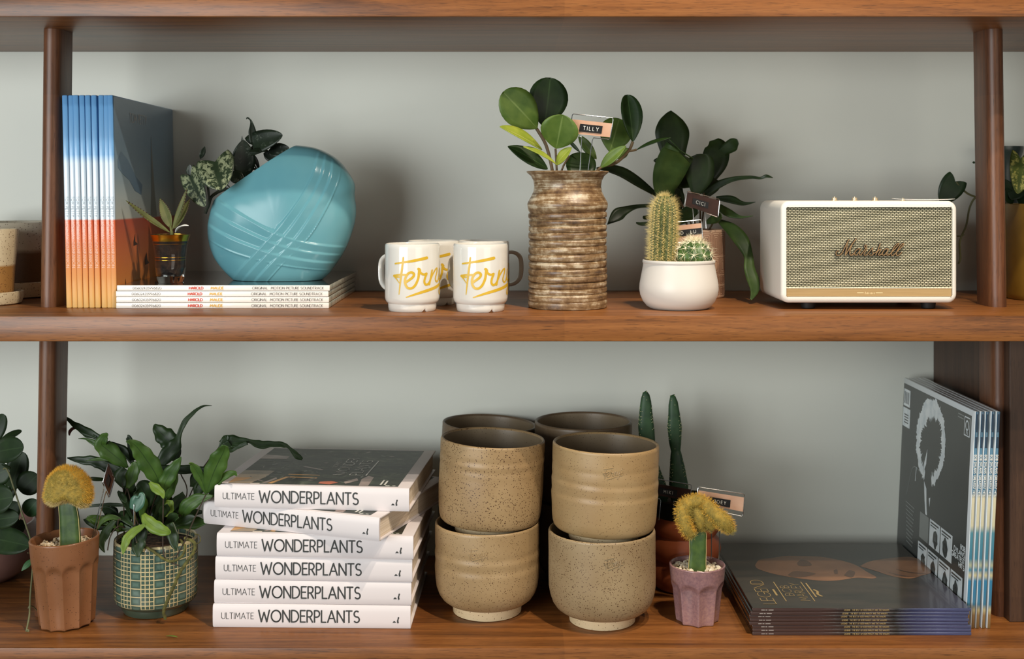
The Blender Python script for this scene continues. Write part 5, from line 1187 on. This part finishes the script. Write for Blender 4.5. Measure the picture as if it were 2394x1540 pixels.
        text(mb, 'ULTIMATE', .0130, .0132, .0088, g, .085, .20, width=.0466); text(mb, 'WONDERPLANTS', .0672, .0094, .0166, g, .125, .20, width=.1465)
        mb.build('lettering', M_dark_ink, case, w=False, smooth=0); mb = MB()
        hb_ = [(.2620, .0095)] + [(.2620 + .0052 * k / 8, .0095 + .0030 * sin(pi * k / 8) * (1 - .3 * k / 8)) for k in range(9)] + [(.2672, .0095)]
        mb.poly([g(a, b) for a, b in hb_]); stroke(mb, [(.2698, .0098), (.2694, .0125), (.2702, .0150), (.2706, .0166)], [.0024, .0020, .0016, .0024], g)
        mb.build('publisher_logo', M_dark_ink, case, w=False, smooth=0)
    else: dup(root, loc, rot, blab[i])

# ------------------------------------------------------------------ stacked stoneware pots
def stone(name, a, b, dens, thr): return clay(name, a, b, (74, 46, 26), .42, dens, thr)
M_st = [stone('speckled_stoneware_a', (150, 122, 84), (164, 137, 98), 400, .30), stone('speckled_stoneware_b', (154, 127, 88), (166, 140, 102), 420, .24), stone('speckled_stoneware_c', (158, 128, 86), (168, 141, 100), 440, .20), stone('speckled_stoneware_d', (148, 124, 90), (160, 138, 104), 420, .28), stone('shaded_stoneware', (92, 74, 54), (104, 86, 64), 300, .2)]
M_foot = clay('bare_clay_foot', (206, 182, 142), (216, 194, 156), (96, 62, 36), .6, 330, .2)
M_in = clay('shaded_pot_inside', (120, 104, 82), (134, 118, 94), (60, 40, 26), .4, 330, .14)  # shade inside the pots put into a darker clay colour
PH = .1355
def stonepot(label, c, mat, rings, logo=None, tilt=(0, 0), seed=0, fr=.0515, square=False):
    rot = (tilt[0], tilt[1], 0); PH = .1355 + (.0055 if square else 0)
    t = thing('stoneware_pot', label, 'pot', c, rot, 'speckled stoneware pots in two-high stacks')
    base = [(.0555, .0155), (.0615, .0175), (.0680, .0225), (.0730, .0300), (.0765, .0400), (.0782, .0520), (.0787, .0660)]
    if square: base = [(.0555, .0150), (.0660, .0156), (.0712, .0172), (.0742, .0205), (.0760, .0262), (.0772, .0360), (.0781, .0500), (.0787, .0660)]
    out = base + [(.0787, .066 + (PH - .004 - .066) * k / 46) for k in range(1, 47)]
    def md(r, z, th, i):
        if i < len(out):
            h = 0
            for (zc, w, am) in rings:
                q = (z - zc + .0012 * sin(th * 1 + zc * 90)) / w; h += .62 * am * math.exp(-q * q)
            return r + h + .0004 * sin(2 * th + seed), z
        return r, z
    rim = [(.0785, PH - .002), (.0776, PH - .0004), (.0764, PH), (.0752, PH - .0006), (.0744, PH - .003)]
    inn = [(.0738, PH - .01), (.0735, .07), (.070, .035), (.055, .022), (1e-4, .021)]
    mb = MB(); mb.lathe(out + rim, 112, (0, 0, 0), md, capb=False); mb.build('body', mat, t, w=False, smooth=60)
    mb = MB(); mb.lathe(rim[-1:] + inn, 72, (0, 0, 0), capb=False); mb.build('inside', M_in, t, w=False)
    mb = MB(); mb.lathe([(fr - .0015, 0), (fr, .001), (fr + .001, .0145), (.0556, .0156)], 72, (0, 0, 0)); mb.build('foot', M_foot, t, w=False, label='bare pale clay foot ring')
    if logo:
        u, v = logo; mb = MB(); sc = .0285 / 900
        cg = cyl((0, 0, 0), .0788, -pi / 2, .0001)
        for pts, w in FERN:
            q = [((px - 1780) * sc + u, -(py - 730) * sc + v) for px, py in pts]
            if len(q) < 5: q = cr(q, 4)
            mb.tube([tuple(cg(a, b)) for a, b in q], .00052, 6)
        mb.build('script_mark', mat, t, w=False)
    return t
RG = lambda *a: a
ZB2 = ZL + .1208
stonepot('left front stoneware pot at the bottom of its stack, marked near the rim', (-.0376, .151, ZL), M_st[1], [(.098, .005, -.0009), (.090, .004, .0006), (.078, .005, -.0009), (.070, .005, .0005), (.058, .005, -.0007), (.048, .004, -.0004)], (-.0122, .107))
stonepot('left front stoneware pot on top of its stack, heavily speckled', (-.0350, .151, ZB2), M_st[0], [(.118, .004, -.0007), (.112, .003, .0005), (.104, .004, -.0007), (.09, .006, -.0003)], None, (0, .045), 1, square=True)
stonepot('right front stoneware pot at the bottom of its stack, nearest the shelf edge', (.1336, .111, ZL), M_st[3], [(.046, .004, -.0009), (.052, .004, .0006), (.1, .012, -.0003)], (.0115, .1075), (0, -.006), 2, .0485)
stonepot('right front stoneware pot on top of its stack, marked below the rim', (.1355, .114, ZB2), M_st[2], [(.112, .004, -.0006), (.093, .004, -.0008), (.086, .004, .0006), (.073, .004, -.0007), (.066, .004, .0005), (.05, .005, -.0006), (.04, .004, -.0003)], (.0045, .1135), (0, .026), 3, square=True)
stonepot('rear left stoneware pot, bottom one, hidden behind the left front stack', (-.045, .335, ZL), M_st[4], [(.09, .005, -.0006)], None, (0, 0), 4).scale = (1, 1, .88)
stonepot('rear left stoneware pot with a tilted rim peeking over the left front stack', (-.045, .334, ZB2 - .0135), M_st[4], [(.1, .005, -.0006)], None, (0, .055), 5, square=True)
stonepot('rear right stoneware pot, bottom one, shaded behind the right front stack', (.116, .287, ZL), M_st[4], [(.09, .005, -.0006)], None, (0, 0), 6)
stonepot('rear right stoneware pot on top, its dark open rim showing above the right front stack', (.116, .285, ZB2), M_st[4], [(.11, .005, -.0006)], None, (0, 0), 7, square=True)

# ------------------------------------------------------------------ prickly pear in a ringed terracotta pot
qc = Vector((.2775, .262, ZL))
t = thing('potted_cactus', 'tall prickly pear in a ringed terracotta pot behind the mauve pink cup', 'cactus planter', tuple(qc))
M_tc = varied('dark_terracotta', (142, 70, 38), (160, 84, 48), 20, .45)
mb = MB(); mb.lathe([(.040, 0), (.048, .002), (.0545, .012), (.0565, .024), (.0545, .036), (.0490, .044), (.0485, .046), (.0545, .052), (.0575, .064), (.0555, .076), (.0495, .084), (.0490, .086), (.0535, .092), (.0555, .101), (.0540, .110), (.0505, .1155)], 72, qc); mb.build('pot', M_tc, t)
mb = MB(); mb.lathe([(.0500, .1150), (.0505, .117), (.0515, .128), (.0518, .1405), (.0512, .142), (.0500, .1415), (.049, .13), (1e-4, .128)], 72, qc, capb=False); mb.build('collar', plain('black_glaze', (24, 26, 24), .3), t, label='black glazed upper band')
def pillow(mb, pts, y, T, n=48, m=20, mi=0, pw=.7):
    cx_ = sum(p.x for p in pts) / len(pts); cz_ = sum(p.z for p in pts) / len(pts); R = []
    for k in range(n):
        th = 2 * pi * k / n; dx, dz = cos(th), sin(th); best = 1e9
        for i in range(len(pts)):
            a, b = pts[i], pts[(i + 1) % len(pts)]; x1, z1, x2, z2 = a.x - cx_, a.z - cz_, b.x - cx_, b.z - cz_
            den = dx * (z2 - z1) - dz * (x2 - x1)
            if abs(den) < 1e-12: continue
            tt = (x1 * (z2 - z1) - z1 * (x2 - x1)) / den; u = (x1 * dz - z1 * dx) / den
            if tt > 0 and -.001 <= u <= 1.001: best = min(best, tt)
        R.append(best)
    R = [(R[k - 1] + 2 * R[k] + R[(k + 1) % n]) / 4 for k in range(n)]
    vs = []
    for j in range(m + 1):
        ph = pi * (j + .02) / (m + .04); rho = sin(ph) ** pw
        for k in range(n): th = 2 * pi * k / n; vs.append(V(cx_ + R[k] * cos(th) * rho, y - T * math.copysign(abs(cos(ph)) ** .9, cos(ph)), cz_ + R[k] * sin(th) * rho))
    mb.add(vs, [(j * n + k, j * n + (k + 1) % n, (j + 1) * n + (k + 1) % n, (j + 1) * n + k) for j in range(m) for k in range(n)], mi)
    return vs
Z = Zm(1450, 880, 2.483, .268); M_pad = varied('prickly_pear_skin', (36, 66, 40), (52, 84, 50), 60, .55); M_dot = plain('pale_glochid', (176, 178, 132), .7)
for pts in ([(145, 62), (168, 85), (182, 170), (197, 300), (203, 420), (160, 440), (118, 410), (104, 290), (114, 180), (128, 90)], [(300, 58), (322, 95), (345, 215), (357, 290), (352, 390), (346, 440), (338, 480), (304, 480), (296, 440), (283, 370), (274, 290), (285, 170), (288, 90)], [(302, 390), (342, 390), (352, 440), (374, 520), (396, 640), (380, 760), (300, 760), (284, 640), (288, 540), (294, 440)], [(150, 400), (190, 420), (240, 560), (280, 660), (270, 760), (150, 760), (130, 560)]):
    mb = MB(); pd = [Z.p(*p) for p in pts]; vs = pillow(mb, pd, .268, .0075); o = mb.build('pad', M_pad, t)
    db = MB(); x0, x1 = min(p.x for p in pd), max(p.x for p in pd)
    for j in range(4, 18, 2):
        for k in range(j // 2 % 2, 48, 4): db.blob(vs[j * 48 + k], .0008, 0, 0, 1)
    db.build('glochids', M_dot, o, stuff=True)
soil_disc((qc.x, qc.y, qc.z + .132), .048, 'soil', M_soil, t)
tag('dim copper plant marker half hidden behind the right front stoneware stack', .215, (1512, 1115), (1617, 1133), (1612, 1178), (1507, 1160), [(.36, (1540, 1215)), (.62, (1584, 1222))], 'MIKI', (.30, .70, .40, .74), (.25, .84), dark_plate=True, tsize=.45)

# ------------------------------------------------------------------ flat stack of eight dark records
LT = .0386 / 8
LX, LY = .3424, .047
g = G('dark_to_blue_spine', (60, 48, 44), .2, coat=.7); g.b.inputs['Coat Roughness'].default_value = .12; x = g.n('SeparateXYZ', {0: g.co('Generated')}).outputs[0]
g.set('Base Color', g.ramp(x, ((0, (70, 54, 50)), (.34, (66, 48, 44)), (.45, (28, 24, 22)), (.58, (64, 54, 54)), (.66, (26, 26, 26)), (.74, (50, 56, 88)), (.86, (72, 78, 116)), (1, (74, 80, 112))))); g.bump(g.noise(g.co('Object', (1, 1, 6)), 60, 4), .5, .0012); M_ls = g.mat
g = G('dark_cover_print', (52, 48, 38), .18, coat=.15); co = g.co('Object'); n1 = g.noise(g.co('Object', (1.5, 6, 1)), 5, 4, .6)
sx = g.n('SeparateXYZ', {0: co}); g.set('Base Color', g.mix(g.ramp(g.m('ADD', sx.outputs[0], g.m('MULTIPLY', sx.outputs[1], -.5)), ((.20, (0, 0, 0)), (.30, (255, 255, 255)))), g.ramp(n1, ((.3, (34, 34, 28)), (.6, (62, 54, 44)))), (66, 68, 88))); M_lc = g.mat
M_film = G('film_edge', (20, 17, 16), .15, coat=.8).mat
M_skin = varied('warm_brown_print', (122, 86, 60), (148, 106, 74), 12, .2, coat=.1); M_skd = plain('deep_brown_print', (96, 68, 48), .2, coat=.1)
dxs = [0, .0002, 0, -.0044, -.0034, -.0042, -.0026, 0]
llab = ['bottom', 'second from bottom', 'third from bottom', 'fourth from bottom', 'fourth from top', 'third from top', 'second from top', 'topmost']
root = None
for i in range(8):
    loc = (LX + dxs[i] + .001, LY + (.0006 * (i % 3)), ZL + i * LT)
    lab = 'dark-covered record lying flat on the lower shelf, %s of the eight' % llab[i]
    if i == 7: lab = 'topmost dark flat record, gold lettering and a warm brown figure on its cover'
    if root is None:
        root = thing('record', lab, 'record', loc, group='dark records lying flat')
        mb = MB(); mb.rbox((.1563, .158, LT / 2), (.312, .314, LT - .0003), .0007, 2); mb.build('sleeve', M_film, root, w=False, smooth=30)
        mb = MB(); mb.rbox((.1563, .0020, LT / 2), (.3125, .003, LT - .0002), .0007, 2); sp_ = mb.build('spine', M_ls, root, w=False, smooth=30, label='dark printed spine fading to blue')
        mb = MB(); g = plane((0, .0004, LT / 2 - .0010), (1, 0, 0), (0, 0, 1), off=.0002)
        text(mb, 'LEGEND * THE BEST OF BOB MARLEY AND THE WAILERS', .131, 0, .0020, g, .16, .3, .6, width=.064, discs=False)
        mb.build('lettering', M_gold_ink, sp_, w=False, smooth=0); mb = MB()
        for x0, x1 in ((.0125, .0175), (.0185, .0212), (.0228, .030)): stroke(mb, [(x0, .001), (x1, .001)], .0012, g, 0, False)
        mb.build('catalogue_print', plain('faint_print', (150, 142, 136), .5), sp_, w=False, smooth=0)
        r = root
    else: r = dup(root, loc, (0, 0, [0, .001, -.001, .002, -.001, .001, .002, 0][i]), lab)
zt = ZL + 8 * LT
tl_ = Vector(loc)
mb = MB(); mb.poly([(.001, .001, LT), (.311, .001, LT), (.311, .314, LT), (.001, .314, LT)]); cv = mb.build('cover_print', M_lc, r, w=False, smooth=0, label='dark printed cover')
def onc(zx, zy, dz): p = onp(1690 + zx / 5.44, 1260 + zy / 5.44, zt); return V(p.x, p.y, zt + dz)
def smooth_poly(mb, pts, dz, mi): mb.poly([onc(x, y, dz) for x, y in cr(pts + [pts[0]], 5)[:-1]], mi)
mb = MB()
smooth_poly(mb, [(410, 330), (470, 260), (620, 240), (780, 215), (1000, 215), (1250, 225), (1480, 265), (1640, 310), (1730, 350), (1840, 420), (1950, 480), (1900, 500), (1700, 490), (1500, 520), (1320, 530), (1100, 515), (850, 480), (640, 440), (450, 380)], .0001, 0)
smooth_poly(mb, [(1740, 345), (1850, 290), (2050, 250), (2350, 225), (2500, 260), (2600, 330), (2650, 420), (2540, 460), (2380, 500), (2150, 470), (1960, 410)], .00015, 0)
for pts in ([(945, 300), (1000, 260), (1080, 280), (1130, 330), (1040, 345), (960, 335)], [(825, 455), (900, 410), (1050, 415), (1180, 440), (1040, 480), (900, 485)], [(1540, 460), (1600, 400), (1680, 420), (1640, 490)], [(1410, 400), (1450, 385), (1460, 440), (1420, 440)], [(2200, 380), (2400, 420), (2600, 440), (2400, 435), (2230, 395)], [(2100, 420), (2350, 470), (2480, 475), (2300, 478)]): smooth_poly(mb, pts, .00022, 1)
mb.build('figure_print', [M_skin, M_skd], cv, smooth=0)
mb = MB(); base = V(LX, LY, 0)
tp = lambda v0, u0: (lambda a, b: V(LX + u0 - b, LY + v0 + a, zt + .00018))
text(mb, 'LEGEND', 0, 0, .0187, tp(.018, .039), .055, .17, width=.106)
for u in (.056, .0975): stroke(mb, [(.030, 0), (.116, 0)], .0014, tp(0, u), 0, False)
text(mb, 'BOB', 0, 0, .0125, tp(.054, .0735), .06, .17, width=.045); text(mb, 'MARLEY', 0, 0, .0135, tp(.032, .0912), .06, .14, width=.078)
for v in (.0, .012): stroke(mb, [(.018 + v, .0002), (.018 + v, .0002)], .002, tp(0, .039), 0)
stroke(mb, [(.055, 0), (.082, 0)], .0030, tp(0, .048), 0, False); stroke(mb, [(.048, 0), (.110, 0)], .0022, tp(0, .104), 0, False); stroke(mb, [(.052, 0), (.060, .004), (.072, .001), (.080, .004)], .0035, tp(0, .113), 0)
mb.build('title', M_gold_ink, cv, smooth=0)

# ------------------------------------------------------------------ five standing records with a black and white sleeve
DT = .0053
M_dw = plain('white_sleeve_border', (214, 222, 226), .22, coat=.5); M_dk = varied('charcoal_cover_print', (50, 54, 54), (58, 62, 60), 10, .2, coat=.15)
M_halo = varied('white_halo_print', (200, 212, 218), (226, 234, 236), 60, .2, coat=.5); M_ghost = plain('grey_print', (120, 126, 124), .25, coat=.4)
M_ds = rampmat('sky_blue_spine', ((0, (120, 96, 58)), (.06, (150, 120, 80)), (.085, (196, 186, 140)), (.11, (66, 126, 156)), (.22, (62, 130, 166)), (.245, (206, 196, 152)), (.27, (72, 134, 160)), (.29, (176, 178, 150)), (.32, (70, 128, 150)), (.44, (84, 138, 152)), (.475, (206, 200, 168)), (.60, (210, 202, 170)), (.625, (58, 108, 136)), (.80, (62, 114, 142)), (.915, (52, 96, 120)), (.918, (36, 66, 88)), (1, (44, 84, 110))), .2, 2, .012)
LEAN = .046
dlab = ['leftmost standing record, white-bordered charcoal sleeve with a white halo print facing left', 'second from left of the five blue-spined records leaning on the right post', 'middle one of the five blue-spined records leaning on the right post', 'fourth from left of the five blue-spined records leaning on the right post', 'rightmost of the five blue-spined records, nearest the right post']
root = None
for i in range(5):
    loc = (.6570 + i * .0076 + [0, .0004, -.0004, .0006, .0006][i], .0735 + [0, .0004, .0002, .0006, 0][i], ZL + .0002); rot = (0, LEAN, 0)
    if root is None:
        root = thing('record', dlab[0], 'record', loc, rot, 'blue spined records leaning on the right post')
        mb = MB(); mb.rbox((DT / 2, .158, .1575), (DT, .314, .315), .0008, 2); mb.build('sleeve', M_dw, root, w=False, smooth=30)
        mb = MB(); mb.rbox((DT / 2 + .0006, .0010, .1575), (DT - .0012, .0022, .3146), .0007, 2); sp_ = mb.build('spine', M_ds, root, w=False, smooth=30, label='blue sky printed spine')
        mb = MB(); X = DT / 2 + .0006
        text(mb, "BOB DYLAN'S GREATEST HITS", 0, 0, .0030, lambda a, b: V(X - .0015 + b, -.0003, .252 - a), .24, .22, .5, width=.060, discs=False)
        mb.build('lettering', M_pale_ink, sp_, w=False, smooth=0); mb = MB()
        stroke(mb, [(0, 0), (.026, 0)], .0026, lambda a, b: V(X + b, -.00035, .311 - a), 0, False); stroke(mb, [(.033, 0), (.049, 0)], .0034, lambda a, b: V(X + b, -.00035, .311 - a), 0, False)
        mb.build('navy_band', plain('navy_print', (34, 56, 76), .3), sp_, w=False, smooth=0)
        r0 = root
    else: dup(root, loc, rot, dlab[i])
# art on the left face of the leftmost: u runs from the wall to the shelf edge
S = .315
gx = lambda k: (lambda u, v: V(-.00025 - .00012 * k, .001 + S * (1 - u) * .997, S * v))
mb = MB(); q = gx(0); mb.poly([q(.006, .006), q(.966, .006), q(.966, .972), q(.006, .972)]); cvd = mb.build('cover_print', M_dk, r0, w=False, smooth=0, label='charcoal printed cover')
mb = MB(); q = gx(1); random.seed(11)
NH = 260; oin, oout = [], []
def fz(k, f, sd_): return noise.noise(Vector((cos(2 * pi * k / NH) * f, sin(2 * pi * k / NH) * f, sd_)))
for k in range(NH + 1):
    a = 2 * pi * k / NH; ca, sa = cos(a), sin(a)
    th = .20 + .26 * max(0, -ca * .5 + sa * .75) + .10 * fz(k, 2.2, 3) + .10 * abs(fz(k, 14, 5)) + (.10 * random.random() if random.random() < .35 else 0)
    ro = 1 + .05 * fz(k, 3, 9) + .05 * fz(k, 16, 2) + (.06 * random.random() if random.random() < .3 else 0)
    cu, cv_ = .445 + .02 * sa, .745
    oout.append((cu + .205 * ca * ro, cv_ + .215 * sa * ro)); ri = max(.3, ro - th)
    oin.append((cu + .205 * ca * ri, cv_ + .215 * sa * ri))
for k in range(NH):
    if -1.80 < math.atan2(sin(2 * pi * (k + .5) / NH), cos(2 * pi * (k + .5) / NH)) < -1.25: continue
    mb.poly([q(*oout[k]), q(*oout[k + 1]), q(*oin[k + 1]), q(*oin[k])])
for pts in ([(.36, .56), (.40, .62), (.41, .70), (.39, .66), (.36, .60)], [(.38, .53), (.42, .50), (.43, .43), (.445, .37), (.42, .37), (.40, .44)], [(.46, .46), (.48, .47), (.475, .42)]): mb.poly([q(*p) for p in pts])
mb.build('halo_print', M_halo, cvd, w=False, smooth=0); mb = MB()
stroke(mb, cr([(.13, .40), (.17, .50), (.21, .56), (.27, .57), (.36, .55)], 4), .004, q, 1); stroke(mb, [(.25, .50), (.26, .57)], .006, q, 0)
for k in range(11): 
    v = .36 - .02 * k; stroke(mb, [(.12 + .012 * k * .3, v), (.26 - .01 * (k % 3), v - .006)], .005, q, 1, False)
def frm(u0, v0, u1, v1, m): mb.poly([q(u0, v0), q(u1, v0), q(u1, v1), q(u0, v1)], m)
frm(.345, .235, .475, .365, 1)
for u0, u1 in ((.49, .635), (.645, .80)): frm(u0, .235, u1, .367, 0)
for u0, u1 in ((.335, .470), (.477, .622), (.632, .785), (.795, .945)): frm(u0, .075, u1, .212, 0)
mb.build('small_pictures', [M_halo, M_ghost], cvd, w=False, smooth=0); mb = MB(); frm(.015, .855, .115, .945, 0); frm(.012, .745, .125, .845, 0)
for a, b, c, d in ((.885, .87, .95, .955),):
    stroke(mb, [(a, b), (c, b), (c, d), (a, d), (a, b)], .006, q, 0); stroke(mb, [(.917 + .018 * cos(t_ / 9 * 2 * pi), .918 + .022 * sin(t_ / 9 * 2 * pi)) for t_ in range(10)], .008, q, 0); stroke(mb, [(.908, .878), (.917, .9), (.926, .878)], .005, q, 0)
for v in (.94, .955): stroke(mb, [(.80, v), (.875, v)], .006, q, 1, False)
mb.build('sticker_print', [M_halo, M_ghost], cvd, w=False, smooth=0); mb = MB()
for s, u0, v in (('BOB', .905, .338), ("DYLAN'S", .825, .309), ('GREATEST', .795, .280), ('HITS', .890, .251)): text(mb, s, u0, v, .0215, q, .27, .20, width=.960 - u0, discs=False)
mb.build('lettering', M_halo, cvd, w=False, smooth=0)
mb = MB(); q = gx(2)
for k in range(9): u = .025 + .009 * k; stroke(mb, [(u, .868), (u, .932)], [.003, .005, .002][k % 3], q, 0, False)
for k in range(4): stroke(mb, [(.035, .81 - .014 * k), (.10, .81 - .014 * k)], .006, q, 0, False)
for (u0, v0, u1, v1) in ((.49, .235, .635, .367), (.645, .235, .80, .367), (.335, .075, .47, .212), (.477, .075, .622, .212), (.632, .075, .785, .212), (.795, .075, .945, .212)):
    cu, cv_ = (u0 + u1) / 2 + random.uniform(-.015, .02), (v0 + v1) / 2 - .015; 
    mb.poly([q(cu + .035 * cos(t_ * pi / 8) * random.uniform(.7, 1.15), cv_ + .045 * sin(t_ * pi / 8) * random.uniform(.8, 1.15)) for t_ in range(16)], 0)
    mb.poly([q(cu + .016 * cos(t_ * pi / 6), cv_ + .022 * sin(t_ * pi / 6)) for t_ in range(12)], 1)
    stroke(mb, [(u0 + .012, v1 - .014), (u1 - .02, v1 - .014)], .008, q, 0, False); stroke(mb, [(u0 + .012, v1 - .028), (u1 - .05, v1 - .028)], .006, q, 0, False)
mb.build('cover_detail', [M_dk, M_ghost], cvd, w=False, smooth=0)
